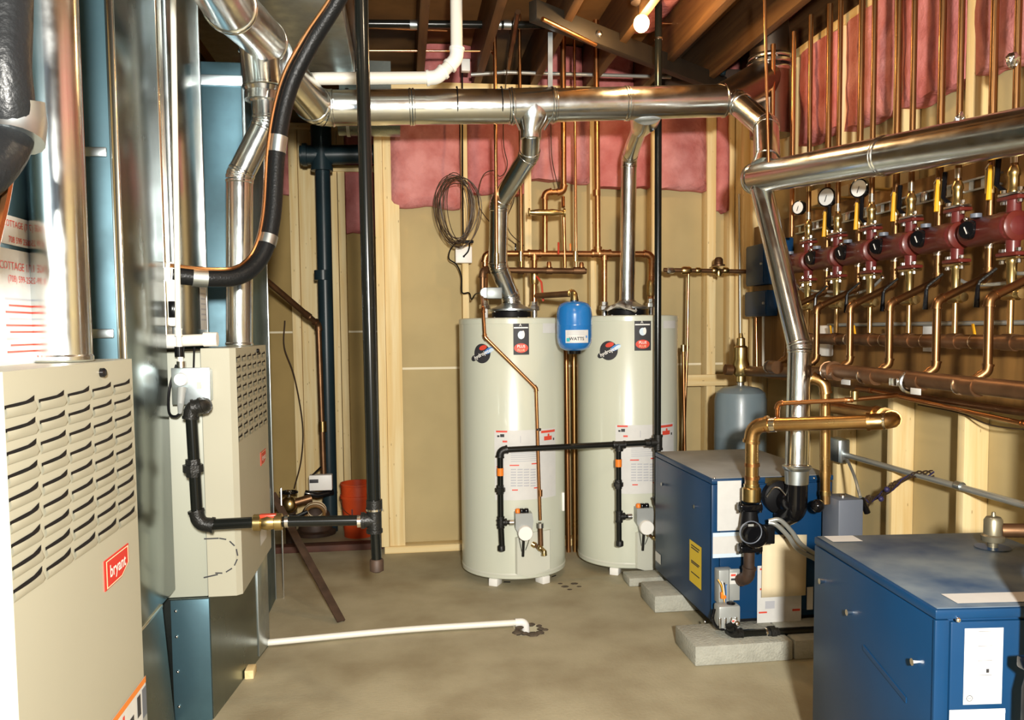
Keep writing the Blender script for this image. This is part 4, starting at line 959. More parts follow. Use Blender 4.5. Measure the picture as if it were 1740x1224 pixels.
# returns
rx0, rx1 = 1.72, 1.55
RET = []
for k in range(6):
    y = YP0+DY*(k+.5) if k < 5 else YP0+DY*5.48
    if k == 5: y = YP0-DY*.42
    t = thing('return_riser', ('copper return riser left of the pump '+nth(k)) if k < 5 else 'copper return riser cut by the right picture edge', 'pipe', (rx1, y, 1.06), 'return risers')
    z1 = 1.345
    pipe_parts(t, [(rx0, y, ZC-.01), (rx0, y, z1), (rx1, y-.01, z1-.075), (rx1, y-.01, 1.075), (rx1-.035, y+.012, 1.045)], .0118, 'copper_old', bend=.018, fit=1.18)
    for z in (1.62, 1.44): coupling(t, (rx0, y, z), Z_, .0135, .03, 'solder')
    MB().tube([(rx0, y, 1.585), (rx0, y, 1.66)], [.016, .017], 10).build('ball_valve', 'brass', t)
    MB().tube([(rx0-.03, y-.035, 1.66), (rx0-.035, y-.038, 1.56)], [.005, .008], 8).build('valve_lever', 'yellow_handle', t, 'yellow lever handle')
    MB().tube([(rx0-.02, y-.005, 1.655), (rx0-.03, y-.035, 1.665)], .004, 8).build('lever_arm', 'bolt', t)
    MB().tube([(rx0-.02, y-.055, 1.68), (rx0-.025, y-.055, 1.60), (rx0-.015, y-.08, 1.575)], .008, 8).build('balance_valve', 'black', t)
# gauges
for (px, py, rr_, lab) in ((1356, 353, 10, 'small round white gauge farthest left on the plywood'), (1404, 335, 14, 'middle round white gauge under the big horizontal vent'), (1459, 320, 14, 'round white gauge farthest right under the big horizontal vent')):
    c = U(px, py, X=1.69); R = rr_*1.25*c.y/F
    t = thing('gauge', lab, 'gauge', c, 'round gauges')
    n_ = V((-1, -.55, 0)).normalized()
    MB().lathe([(R*.5, -.025), (R, -.02), (R, 0), (R*.86, .002), (R*.84, -.003)], c, n_, 20).build('case', 'black', t)
    MB().lathe([(R*.85, -.003), (R*.85, .0), (.0005, .0003)], c, n_, 20).build('dial_face', 'glass_white', t)
    MB().obox(c+n_*.0015, Z_+X_*.3, n_, n_.cross(Z_), R*.5, .0008, .0012).build('needle', 'ink', t)
    MB().cyl(c-n_*.01, V((XR-.018, c.y+.02, c.z)), .006, n=8).build('stem', 'brass', t)
# strut channel with holes behind the risers
s0, s1 = U(1352, 393, X=XR-.028), U(1700, 300, X=XR-.028); zst = (s0.z+s1.z)/2
st = thing('strut_channel', 'slotted galvanized strut channel screwed along the plywood behind the pipes', 'channel', (XR-.03, (s0.y+s1.y)/2, zst))
ya, yb = s1.y, s0.y
MB().box(XR-.030, XR-.0185, ya, yb, zst+.014, zst+.020).build('channel_lip', 'galv', st); MB().box(XR-.030, XR-.0185, ya, yb, zst-.020, zst-.014).build('channel_lip', 'galv', st)
n_ = int((yb-ya)/.055)
for i in range(n_):
    y = ya+(yb-ya)*(i+.5)/n_; 
    MB().box(XR-.022, XR-.0185, y-.011, y+.011, zst-.014, zst+.014).build('channel_web', 'galv', st)
    if i % 3 == 0: MB().obox((XR-.034, y, zst), X_, Y_, Z_, .008, .012, .016, .003).build('clamp', 'steel', st)
# manifolds
def w_(x, y, X): return U(x, y, X=X)
zm = U(1600, 580, X=XP).z
M1 = run('supply_manifold', 'dark upper copper manifold running along the plywood below the pump drops', 'pipe', [(XP, 3.42, zm+.0), (XP, .35, zm-.0)], .0215, 'copper_dark')
for k in range(7):
    y = YP0+DY*k-.0
    if y < 3.45: coupling(M1, (XP, y, zm), Y_, .0245, .05, 'copper_dark', 'tee')
    coupling(M1, (XP, y-.09, zm), Y_, .0232, .004, 'solder', 'solder_ring')
MB().tube([(XP, 3.41, zm), (XP, 3.45, zm), (XP-.0, 3.46, zm-.05)], .024, 12).build('elbow', 'copper_dark', M1)
lm0, lm1 = w_(1395, 636, 1.50), w_(1740, 666, 1.50)
M2 = run('return_manifold', 'dark lower copper manifold where the return risers end, in front of the plywood edge', 'pipe', [U(1392, 634, Y=2.98), V((1.50, 2.75, lm1.z+.01)), V((1.50, .35, lm1.z-.01))], .0235, 'copper_dark', bend=.05)
for k in range(6):
    y = YP0+DY*(k-.5)
    coupling(M2, (1.50, y, lm1.z), Y_, .0265, .05, 'copper_dark', 'tee'); coupling(M2, (1.50, y+.05, lm1.z), Y_, .0262, .005, 'solder', 'solder_ring')
c = w_(1545, 650, 1.50)
MB().tube([V((1.50+.028*math.cos(a), c.y, c.z+.028*math.sin(a))) for a in [2*PI*i/20 for i in range(20)]], .007, 8, closed=True).build('pipe_clamp', 'steel', M2)
MB().obox(c+V((-.03, .03, 0)), X_, Y_, Z_, .005, .02, .012, .002).build('clamp_bolt', 'bolt', M2)
# thin conduits on the plywood
zc_ = U(1600, 550, X=XR-.03).z
run('conduit', 'thin grey conduit running level along the plywood above the upper manifold', 'conduit', [(XR-.032, 3.35, zc_), (XR-.032, .35, zc_)], .0075, 'wire_grey')
def flex(label, pts, r=.0055):
    t = thing('flex_cable', label, 'cable', low([V(p) for p in pts]), 'silver cables under the pumps'); MB().tube(smoothpath(pts, 8), r, 8).build('armor', 'wire_grey', t)
    MB().ball(pts[0], r*1.9, 8).build('connector', 'bolt', t); MB().ball(pts[-1], r*1.9, 8).build('connector', 'bolt', t); return t
flex('sagging silver cable under the far pumps, upper one', [w_(1362, 490, 1.72), w_(1385, 495, 1.72), w_(1420, 496, 1.72), w_(1455, 497, 1.72)])
flex('sagging silver cable under the far pumps, lower one', [w_(1355, 485, 1.75), w_(1375, 499, 1.75), w_(1430, 503, 1.75), w_(1475, 492, 1.75), w_(1500, 472, 1.75)])
flex('sagging silver cable below the second pump from the right edge', [w_(1622, 470, 1.74), w_(1645, 482, 1.74), w_(1680, 484, 1.74), w_(1735, 478, 1.74)])
flex('silver cable leaving the right picture edge below the nearest pump', [w_(1718, 463, 1.72), w_(1735, 465, 1.72), w_(1765, 462, 1.72)])
# tags, blocks on the plywood
def wtag(name, label, cat, x0, y0, x1, y1, X, mat, th=.002):
    a, c = U(x0, y0, X=X), U(x1, y1, X=X)
    return tag(MB().bbox(X-th, X, c.y, a.y, c.z, a.z, th*.3).build(name, mat), label, cat)
wtag('paper_tag', 'white tag hanging just above the upper manifold', 'tag', 1569, 553, 1588, 568, XR-.02, 'paper')
wtag('paper_tag', 'white tag hanging just below the upper manifold', 'tag', 1569, 588, 1588, 598, XR-.02, 'paper')
wtag('paper_tag', 'white tag dangling below the clamp on the lower manifold', 'tag', 1548, 659, 1565, 672, 1.47, 'paper')
wtag('paper_tag', 'small white tag below the lower manifold near the silver vent', 'tag', 1430, 644, 1445, 655, 1.52, 'paper')
wtag('wood_block', 'pale upright wood block behind the far end of the upper manifold', 'wood block', 1397, 553, 1417, 606, XR-.019, 'white', .03)
wtag('wood_block', 'pale square block above the strut channel near the gauges', 'wood block', 1380, 326, 1396, 348, XR-.019, 'lumber_z', .02)
wtag('wood_block', 'pale square block above the strut channel right of the middle gauge', 'wood block', 1429, 319, 1449, 332, XR-.019, 'lumber_z', .02)
for i, (px, py) in enumerate(((1412, 562), (1452, 562), (1515, 562), (1655, 562))):
    a = U(px, py, X=1.73); tag(MB().obox(a, Y_, X_, Z_+Y_*.3, .004, .003, .022, .0015).build('yellow_tie', 'yellow_handle'), 'yellow tag tied above the upper manifold, number %s from the far end' % ordn[i].replace('first', 'one').replace('second', 'two').replace('third', 'three').replace('fourth', 'four'), 'tag', 'yellow ties')
# blue controllers
def ctrl(label, x0, y0, x1, y1, X, sw=True):
    a, c = U(x0, y0, X=X), U(x1, y1, X=X)
    t = thing('zone_controller', label, 'controller', (X, (a.y+c.y)/2, c.z))
    MB().bbox(X-.06, X-.002, c.y, a.y, c.z, a.z, .004).build('case', 'blue', t)
    MB().bbox(X-.064, X-.060, c.y+.006, a.y-.006, c.z+.008, a.z-.008, .001).build('cover', 'blue', t)
    if sw: MB().lathe([(.007, 0), (.006, .008), (.001, .009)], (X-.064, c.y+.02, (a.z+c.z)/2), -X_, 10).build('knob', 'grey_cast', t)
    return t
ctrl('tall dark blue control box on the plywood left of the slanting vent', 1287, 420, 1318, 483, XR-.02)
ctrl('lower dark blue control box on the plywood left of the slanting vent', 1285, 497, 1322, 537, XR-.02)
ctrl('small blue control box beside the farthest red pump', 1331, 408, 1349, 432, XR-.02, False)
run('conduit', 'copper tube rising below the lower blue control box', 'pipe', [w_(1285, 537, XR-.03), w_(1286, 625, XR-.03)], .007, 'copper_bright')
run('conduit', 'white conduit below the lower blue control box', 'conduit', [w_(1297, 537, XR-.04), w_(1297, 622, XR-.04)], .007, 'pvc')
# extra risers at upper right: labels by place
run('copper_riser', 'copper riser nearest the corner studs above the right vent', 'pipe', [(1.70, 3.66, 1.60), (1.70, 3.66, ZC-.01)], .0105, 'copper')
run('copper_riser', 'copper riser second from the corner studs above the right vent', 'pipe', [(1.72, 3.50, 1.60), (1.72, 3.50, ZC-.01)], .0095, 'copper')
for k, (px, py) in enumerate(((1630, 205), (1722, 103))):
    c = U(px, py, X=1.69); t = tag(MB().ball(c, .022, 9, (.8, .8, 1.0)).build('foil_wad', 'foil', ang=5), ('crumpled foil wad on a copper riser just above the right vent' if k == 0 else 'crumpled foil wad on the copper pipes at the upper right corner'), 'foil')
    for v_ in t.data.vertices: v_.co *= 1+.5*NZ.noise(v_.co*70+V((k, 2, 3)))
# water feed with regulator between heater and corner
fr = [U(1128, 459, Y=4.2), U(1286, 462, Y=4.2)]
Fw = run('water_feed', 'dark copper feed line with bell regulator between the right heater and corner', 'pipe', fr, .0115, 'copper_dark')
for x, r_, L in ((1139, .018, .04), (1166, .022, .05), (1186, .017, .03), (1214, .019, .03), (1233, .018, .03)):
    MB().lathe([(r_*.8, -L/2), (r_, -L/3), (r_, L/3), (r_*.8, L/2)], U(x, 460, Y=4.2), X_, 8 if x != 1166 else 14).build('fitting', 'brass' if x != 1139 else 'steel', Fw)
MB().lathe([(.034, 0), (.034, .006), (.024, .010), (.022, .035), (.014, .045), (.001, .047)], U(1221, 452, Y=4.2), Z_, 16).build('regulator_bell', 'copper_dark', Fw)
MB().lathe([(.016, 0), (.018, .01), (.014, .03), (.001, .032)], U(1221, 460, Y=4.2), -Z_, 12).build('regulator_base', 'brass', Fw)
run('copper_drop', 'bright copper drop below the feed line right of the right heater', 'pipe', [U(1170, 466, Y=4.19), U(1168, 590, Y=4.19), U(1160, 800, Y=4.19)], .0075, 'copper_bright', bend=.01)
D2 = run('copper_drop', 'second copper drop with brass end hugging the right heater', 'pipe', [U(1161, 590, Y=4.17), U(1164, 800, Y=4.17)], .0085, 'copper')
coupling(D2, U(1161, 592, Y=4.17), Z_, .013, .035, 'brass')
run('conduit', 'thin grey conduit running down the corner stud to the brass air separator', 'conduit', [U(1256, 330, Y=4.36), U(1258, 590, Y=4.36)], .006, 'wire_grey')
# ================================================================== CONCRETE BLOCKS AND BOILERS
def block(label, x0, x1, y0, y1, h):
    return tag(MB().bbox(x0, x1, y0, y1, 0, h, .006).build('concrete_block', 'block'), label, 'block', 'blocks under the blue boilers')
ZB = .072
block('concrete block under the near left corner of the far blue boiler', 1.005, 1.372, 2.745, 2.965, ZB)
block('concrete block under the near right side of the far blue boiler, half hidden', 1.378, 1.72, 2.745, 2.965, ZB)
block('concrete block under the back of the far blue boiler', 1.03, 1.40, 3.30, 3.51, ZB)
block('thin concrete block lying behind the far boiler beside the right heater', 1.02, 1.30, 3.66, 3.80-.02, .04)
def boiler(label, x0, y0, w, d, z0, z1, ang, topmat):
    t = thing('boiler', label, 'boiler', (x0, y0, z0))
    ca, sa = math.cos(ang), math.sin(ang)
    def T(x, y, z): return V((x0+x*ca+y*sa, y0-x*sa+y*ca, z))
    def bld(mb, name, mat, parent=None, label=None, ang_=38):
        mb.v = [T(q.x, q.y, q.z) for q in mb.v]; return mb.build(name, mat, parent or t, label, ang_)
    H = z1-z0
    bld(MB().bbox(.012, w-.004, .014, d, z0, z1-.004, .004), 'shell', 'blue')
    bld(MB().bbox(0, .011, .004, d, z0+.004, z1-.022, .002), 'side_panel', 'blue')
    bld(MB().bbox(0, w, 0, d+.004, z1-.020, z1, .004), 'lid', 'blue')
    bld(MB().bbox(.006, w-.006, .006, d-.002, z1+.0001, z1+.0022, .001), 'lid_top', topmat, None, 'dusty lid top')
    bld(MB().bbox(.0, .030, .0, .014, z0, z1-.021, .003), 'front_post', 'blue')
    bld(MB().bbox(.034, w-.004, .003, .014, z0+.03, z1-.026, .004), 'front_panel', 'blue')
    bld(MB().bbox(.012, w-.004, .02, d-.01, z0-.012, z0-.001, .001), 'base_gap_shade', 'black_matte')  # black slab; shade of the gap under the boiler put into colour
    return t, T, bld
# ---------------- far boiler
B1, T1_, bb = boiler('blue boiler standing on concrete blocks beside the right water heater', 1.137, 2.935, .485, .70, ZB+.013, .632, 0, 'blue_top_dusty')
fy = 2.935
def fr_(e): return flat((0, fy-e, 0), (1, 0, 0), (0, 0, 1), (0, -1, 0), 0)
def frect(name, mat, x0, y0, x1, y1, e=.001, parent=None, label=None):
    a, c = U(x0, y0, Y=fy), U(x1, y1, Y=fy); return sheet(name, mat, parent or B1, fr_(e), a.x, c.x, c.z, a.z, 1, 1, label)
frect('rating_label', 'paper', 1219, 818, 1259, 901, label='blank white upright label')
L = frect('data_label', 'paper', 1211, 906, 1268, 946, label='white label with blue edges')
frect('label_stripe', 'paper_blue', 1211, 906, 1268, 910, .0016, L); frect('label_stripe', 'paper_blue', 1211, 942, 1268, 946, .0016, L)
L = frect('instruction_label', 'paper', 1287, 962, 1361, 1055)
for a in ((1289, 1040, 1303, 1042), (1346, 1035, 1359, 1038), (1291, 966, 1294, 969), (1291, 1000, 1294, 1003)): frect('label_mark', 'red_print', *a, .0016, L)
frect('label_mark', 'ink_grey', 1300, 1022, 1316, 1034, .0016, L)
frect('rating_label', 'paper', 1371, 998, 1381, 1036)
b = MB(); pts = []
for j in range(7):
    for i in range(5):
        u, v = i/4, j/6; p = U(1296+75*u-2*v, 909+107*v-4*u*v, Y=fy-.006-.012*math.sin(v*2.2)-.012*v*v*u); pts.append(p)
b.add(pts, [(j*5+i, j*5+i+1, (j+1)*5+i+1, (j+1)*5+i) for j in range(6) for i in range(4)])
env = b.build('manual_envelope', 'manila', B1, 'manila envelope hanging on the front'); so = env.modifiers.new('thick', 'SOLIDIFY'); so.thickness = .002
MB().ball(U(1333, 914, Y=fy-.012), .004, 8).build('envelope_screw', 'rust', env)
# side labels (left side plane)
xs1 = 1.137
def srect(name, mat, x0, y0, x1, y1, e=.001, parent=None, label=None):
    a, c = U(x0, y0, X=xs1), U(x1, y1, X=xs1); z0 = (U(x0, y1-14, X=xs1).z)
    return sheet(name, mat, parent or B1, flat((xs1-e, 0, 0), (0, 1, 0), (0, 0, 1), (-1, 0, 0), 0), c.y, a.y, c.z, a.z, 1, 1, label)
a_, c2 = U(1172, 946, X=xs1), U(1192, 1035, X=xs1)
yl = sheet('energy_label', 'yellow_label', B1, flat((xs1-.001, 0, 0), (0, 1, 0), (0, 0, 1), (-1, 0, 0), 0), c2.y, a_.y, .175, .345, 1, 1, 'yellow energy label')
for k, zz in enumerate((.325, .315, .262, .255, .215)): sheet('print_line', 'ink', yl, flat((xs1-.0016, 0, 0), (0, 1, 0), (0, 0, 1), (-1, 0, 0), 0), c2.y+.02+.01*(k % 2), a_.y-.02, zz, zz+.005)
sheet('rating_label', 'paper', B1, flat((xs1-.001, 0, 0), (0, 1, 0), (0, 0, 1), (-1, 0, 0), 0), 3.55, 3.63, .13, .175)
for px, py in ((1184, 861), (1128, 823)): MB().tube([U(px, py, X=xs1), U(px, py, X=xs1)+V((-.012, 0, 0))], [.006, .008], 8).build('panel_screw', 'bolt', B1)
for px, py in ((1214, 813), (1383, 813), (1198, 1057)): MB().ball(U(px, py, Y=fy), .005, 8).build('panel_screw', 'bolt', B1)
# inducer motor and black vent elbow
def f_(x, y, d=0): return U(x, y, Y=fy-d)
ind = thing('draft_inducer', 'shiny black draft inducer motor and vent elbow on the far blue boiler', 'blower', f_(1325, 880))
MB().lathe([(.001, 0), (.045, .0), (.060, .006), (.062, .04), (.05, .048)], f_(1318, 842), (0, -1, 0), 24).build('blower_housing', 'black_matte', ind)
MB().lathe([(.040, .03), (.044, .05), (.044, .10), (.038, .118), (.022, .127), (.001, .129)], f_(1324, 846), (.15, -1, -.05), 24).build('motor', 'black', ind)
MB().tube(path([U(1354, 808, Y=2.83), U(1353, 868, Y=2.83), U(1330, 880, Y=2.90)], .045, 6), .039, 18).build('vent_elbow', 'black', ind)
MB().tube(path([f_(1303, 845, .07), f_(1318, 822, .09), f_(1340, 846, .10)], .02, 5), .003, 6).build('bracket', 'steel', ind)
frect('data_plate', 'brass', 1300, 812, 1345, 820, .001, ind)
# circulator on the far boiler
pu = thing('boiler_pump', 'black circulator pump on the front of the far blue boiler', 'pump', f_(1273, 940, .1))
yp = .10
MB().tube([f_(1274, 868, yp), f_(1274, 890, yp), f_(1275, 908, yp), f_(1274, 928, yp)], [.026, .033, .040, .026], 16).build('volute', 'black_matte', pu)
for y in (862, 932): MB().obox(f_(1274, y, yp), X_, Y_, Z_, .042, .022, .012, .005).build('flange', 'black', pu)
for x in (1258, 1292):
    for y in (862, 932): MB().cyl(f_(x, y-9, yp), f_(x, y+9, yp), .006, n=8).build('bolt', 'black', pu)
mt = MB().lathe([(.044, 0), (.046, .01), (.046, .05), (.042, .056), (.034, .058), (.033, .052), (.001, .052)], f_(1276, 905, yp+.02), (-.05, -1, 0), 24).build('motor', 'black', pu)
MB().tube([f_(1276, 905, yp+.079)+V((.040*math.cos(2*PI*i/24), 0, .040*math.sin(2*PI*i/24))) for i in range(24)], .0022, 6, closed=True).build('motor_ring', 'grey_box', mt)
MB().obox(f_(1303, 908, yp+.02), X_, Y_, Z_, .022, .022, .032, .004).build('terminal_box', 'black_matte', pu)
MB().obox(f_(1276, 893, yp+.079), X_, Y_, Z_, .010, .001, .004).build('name_plate', 'grey_cast', pu)
# piping of the far boiler
sp_ = [f_(1277, 850, yp), f_(1278, 723, yp), U(1522, 716, Y=2.50), U(1500, 706, Y=2.72), U(1400, 690, Y=3.02)]
S1 = run('boiler_supply', 'thick copper supply pipe rising from the black pump and turning right toward the wall', 'pipe', sp_, .0245, 'copper_yellow', bend=.045, fit=1.13)
MB().lathe([(.030, 0), (.034, .004), (.034, .05), (.028, .055), (.028, .065)], f_(1277, 853, yp), Z_, 10).build('pump_adapter', 'brass', S1)
for y in (790, 812): coupling(S1, f_(1278, y, yp), Z_, .0275, .012, 'copper', 'joint')
d_ = (sp_[2]-sp_[1]).normalized()
for f in (.09, .16, .93): coupling(S1, sp_[1]+(sp_[2]-sp_[1])*f, d_, .027, .007 if f > .5 else .02, 'solder' if f > .1 else 'copper', 'joint')
R1_ = run('boiler_return', 'copper return pipe dropping to a black elbow on the right of the far boiler', 'pipe', [U(1386, 645, Y=2.86), U(1402, 648, Y=2.84), U(1402, 856, Y=2.84)], .0185, 'copper_yellow', bend=.035, fit=1.15)
coupling(R1_, U(1402, 806, Y=2.84), Z_, .0205, .02, 'copper_yellow'); coupling(R1_, U(1402, 838, Y=2.84), Z_, .021, .016, 'brass')
MB().ball(U(1389, 860, Y=2.80), .025, 14).build('black_elbow', 'black', R1_)
MB().tube([U(1389, 860, Y=2.80), U(1388, 862, Y=2.955)], .019, 12).build('black_elbow', 'black', R1_)
L1_ = run('pump_tailpiece', 'dark iron pipe curving from the pump bottom into the far boiler', 'pipe', [f_(1273, 938, yp), f_(1272, 985, yp), f_(1240, 982, .0)], .020, 'rust', bend=.035, fit=1.15, fitmat='rust')
# gas train
gc = thing('ignition_control', 'grey ignition control with coloured wires on the far blue boiler', 'control box', f_(1228, 1020))
MB().bbox(f_(1213, 990).x, f_(1238, 990).x, fy-.05, fy-.001, f_(1225, 1020).z, f_(1225, 963).z, .004).build('case', 'grey_cast', gc)
MB().bbox(f_(1229, 986).x, f_(1246, 986).x, fy-.062, fy-.051, f_(1237, 1012).z, f_(1237, 960).z, .002).build('terminal_plate', 'grey_cast', gc)
frect('warning_sticker', 'paper', 1229, 966, 1241, 984, .0625, gc); frect('sticker_mark', 'red_print', 1231, 968, 1239, 971, .063, gc); frect('sticker_mark', 'ink', 1231, 975, 1239, 978, .063, gc)
MB().obox(f_(1229, 1012, .066), X_, Y_, Z_, .010, .006, .012, .002).build('connector', 'orange', gc)
for k, (mt_, dx) in enumerate((('yellow_handle', -6), ('white', 0), ('ink', 5), ('blue_print', 9))):
    MB().tube(smoothpath([f_(1226+dx, 985+3*k, .07), f_(1229+dx*.5, 996, .08), f_(1231+dx*.3, 1012, .07), f_(1232, 1030, .05)], 5), .0022, 6).build('wire', mt_, gc)
gv = thing('gas_valve', 'grey cast gas valve at the foot of the far blue boiler', 'gas valve', f_(1237, 1078))
MB().bbox(f_(1219, 1050, .09).x, f_(1256, 1050, .09).x, fy-.105, fy-.05, f_(1237, 1070, .1).z, f_(1237, 1030, .1).z, .008).build('valve_body', 'grey_cast', gv)
for k in range(4): MB().bbox(f_(1222+9*k, 1060, .11).x, f_(1226+9*k, 1060, .11).x, fy-.111, fy-.104, f_(1237, 1068, .11).z, f_(1237, 1050, .11).z, .002).build('rib', 'steel', gv)
MB().lathe([(.016, 0), (.016, .012), (.010, .016)], f_(1242, 1030, .08), Z_, 12).build('valve_knob', 'black', gv)
frect('sticker', 'paper', 1224, 1036, 1233, 1050, .1065, gv); frect('sticker_mark', 'red_print', 1225, 1038, 1232, 1040, .107, gv)
MB().ball(f_(1252, 1060, .115), .013, 10).build('port_nut', 'bolt', gv)
MB().tube(smoothpath([f_(1214, 1035, .09), f_(1211, 1052, .1), f_(1218, 1066, .1), f_(1230, 1070, .1)], 5), .006, 8).build('pilot_line', 'black', gv)
G4 = thing('gas_pipe', 'black iron gas pipe along the foot of the far blue boiler', 'gas pipe', f_(1320, 1082, .07))
pipe_parts(G4, [f_(1240, 1064, .13), f_(1248, 1078, .115), U(1420, 1070, Y=fy-.115)], .0155, 'iron', bend=.022, fit=1.3, fitmat='iron_fit'); union(G4, f_(1312, 1076, .115), X_, .0155, 'iron_fit')
coupling(G4, f_(1301, 1076, .115), X_, .0185, .006, 'bolt', 'thread_band')
# flex cables from pump box
for k, (dx, dy, lab) in enumerate(((0, 0, 'upper pale cable curving from the black pump behind the near boiler'), (-6, 8, 'lower pale cable curving from the black pump behind the near boiler'))):
    t = thing('flex_cable', lab, 'cable', f_(1385, 950, .12)); MB().tube(smoothpath([f_(1306, 886+dy*.3, yp+.02), f_(1325+dx, 884+dy, yp+.03), f_(1345+dx, 903+dy, yp+.03), f_(1362+dx, 926+dy, yp+.02), f_(1392, 946+dy, yp)], 7), .0085, 10).build('armor', 'wire_grey', t)
# aquastat box, conduit, junction box
aq = thing('aquastat', 'dark grey control box right of the far blue boiler', 'control box', U(1438, 905, Y=2.80))
MB().bbox(U(1425, 880, Y=2.78).x, U(1467, 880, Y=2.78).x, 2.78, 2.90, U(1438, 985, Y=2.78).z, U(1438, 850, Y=2.78).z, .005).build('case', 'grey_box', aq)
MB().lathe([(.012, 0), (.012, .010), (.006, .014)], U(1432, 846, Y=2.83), Z_, 10).build('screw_cap', 'steel', aq)
MB().obox(U(1448, 847, Y=2.83), X_, Y_, Z_, .010, .008, .004, .002).build('terminal', 'red', aq)
MB().tube([U(1463, 848, Y=2.85), U(1470, 862, Y=2.85), U(1474, 872, Y=2.85)], .012, 10).build('connector', 'black', aq)
MB().tube(smoothpath([U(1462, 845, Y=2.85), U(1452, 810, Y=2.95), U(1440, 782, Y=3.1)], 6), .006, 8).build('flex_whip', 'wire_grey', aq)
jc = U(1423, 765, X=XR-.03)
jx = thing('junction_box', 'galvanized junction box on the wall stud behind the boiler return pipe', 'junction box', jc+V((0, 0, -.04)))
MB().bbox(XR-.045, XR-.001, jc.y-.05, jc.y+.05, jc.z-.05, jc.z+.05, .005).build('box', 'galv', jx); MB().bbox(XR-.049, XR-.045, jc.y-.046, jc.y+.046, jc.z-.046, jc.z+.046, .002).build('cover_plate', 'galv', jx)
ca_, cb_ = U(1440, 773, X=XR-.02), U(1742, 861, X=XR-.02)
cn = run('conduit', 'grey conduit running along the right wall studs behind the near boiler', 'conduit', [V((XR-.02, jc.y-.05, (ca_.z+cb_.z)/2)), V((XR-.02, .35, (ca_.z+cb_.z)/2))], .0115, 'wire_grey')
coupling(cn, U(1630, 826, X=XR-.02), Y_, .015, .03, 'galv', 'strap')
lw = thing('loose_wires', 'tangle of brown and purple wires hanging from the grey conduit', 'wires', U(1480, 870, X=1.78))
for k in range(5):
    sp = smoothpath([U(1585, 806, X=1.83), U(1552, 808, X=1.82), U(1525, 822, X=1.80), U(1502, 838, X=1.79), U(1484, 848, X=1.78), U(1470, 860-4*k, X=1.77)], 7)
    MB().tube([q+V((0, .007*math.cos(i*.5+k*1.26), .009*math.sin(i*.5+k*1.26)+.004*math.sin(i*.9+k))) for i, q in enumerate(sp)], .0028, 6).build('wire', 'wire_brown' if k != 2 else 'wire_purple', lw)
for k, (px, py) in enumerate(((1507, 832), (1497, 848))): MB().ball(U(px, py, X=1.77), .011, 8).build('wire_nut', 'wire_purple', lw)
# thin copper lines near the boilers
N1 = run('make_up_line', 'thin copper line crossing in front of the silver vent above the far boiler', 'pipe', [U(1321, 722, Y=2.80), U(1321, 686, Y=2.78), U(1442, 680, Y=2.62), U(1525, 672, Y=2.60)], .0078, 'copper', bend=.015)
MB().lathe([(.008, -.02), (.014, -.014), (.014, .014), (.008, .02)], U(1452, 672, Y=2.62), Z_, 10).build('air_vent', 'brass', N1)
zq = U(1640, 690, X=XR-.05).z
run('wall_pipe', 'dark copper pipe running level along the lower edge of the plywood', 'pipe', [V((XR-.05, 3.1, zq+.012)), V((XR-.05, .35, zq-.012))], .0125, 'copper_dark')
run('wall_pipe', 'thinner pipe just below the plywood edge, red section at its far end', 'pipe', [U(1455, 662, X=1.74), U(1480, 664, X=1.74), V((XR-.04, 2.2, zq-.03)), V((XR-.04, .35, zq-.03))], .0075, 'copper', bend=.02)
lw2 = thing('thermostat_wire', 'thin brown wire sagging along the studs below the plywood', 'wire', U(1700, 740, X=1.83)); MB().tube(smoothpath([U(1560, 688, X=1.83), U(1630, 702, X=1.83), U(1685, 723, X=1.83), U(1760, 732, X=1.83)], 6), .0025, 6).build('wire_strand', 'wire_brown', lw2)
# grey expansion tank and brass air separator
YX = 3.85; cxp = U(1258, 700, Y=YX); ze = U(1258, 655, Y=YX).z; rx_ = 45.5*YX/F
xt = thing('expansion_tank', 'grey expansion tank hanging under the brass air separator behind the far boiler', 'expansion tank', (cxp.x, YX, ze-.5))
MB().lathe([(.02, 0), (rx_*.7, .012), (rx_, .07), (rx_, .24), (rx_*1.008, .245), (rx_*1.008, .26), (rx_, .265), (rx_, .43), (rx_*.93, .465), (rx_*.7, .487), (.02, .50)], (cxp.x, YX, ze-.5), Z_, 36).build('tank_shell', 'grey_tank', xt)
MB().cyl((cxp.x, YX, ze-.01), (cxp.x, YX, ze+.02), .018).build('nipple', 'steel', xt)
asp = thing('air_separator', 'brass air separator standing on top of the grey expansion tank', 'air separator', (cxp.x, YX, ze+.02))
MB().lathe([(.022, 0), (.026, .004), (.026, .03), (.036, .04), (.042, .06), (.042, .09), (.034, .11), (.034, .17), (.030, .175), (.022, .18), (.020, .215), (.012, .22), (.008, .24), (.001, .241)], (cxp.x, YX, ze+.015), Z_, 18).build('separator_body', 'brass', asp)
MB().tube([U(1232, 628, Y=YX), U(1244, 629, Y=YX)], [.026, .026], 12).build('port', 'copper_dark', asp); MB().tube([U(1264, 630, Y=YX-.02), U(1276, 631, Y=YX-.05)], .026, 12).build('port', 'brass', asp)
run('boiler_main', 'dark copper main from the brass air separator toward the return manifold', 'pipe', [U(1270, 631, Y=YX-.03), U(1392, 634, Y=2.98)], .0235, 'copper_dark')
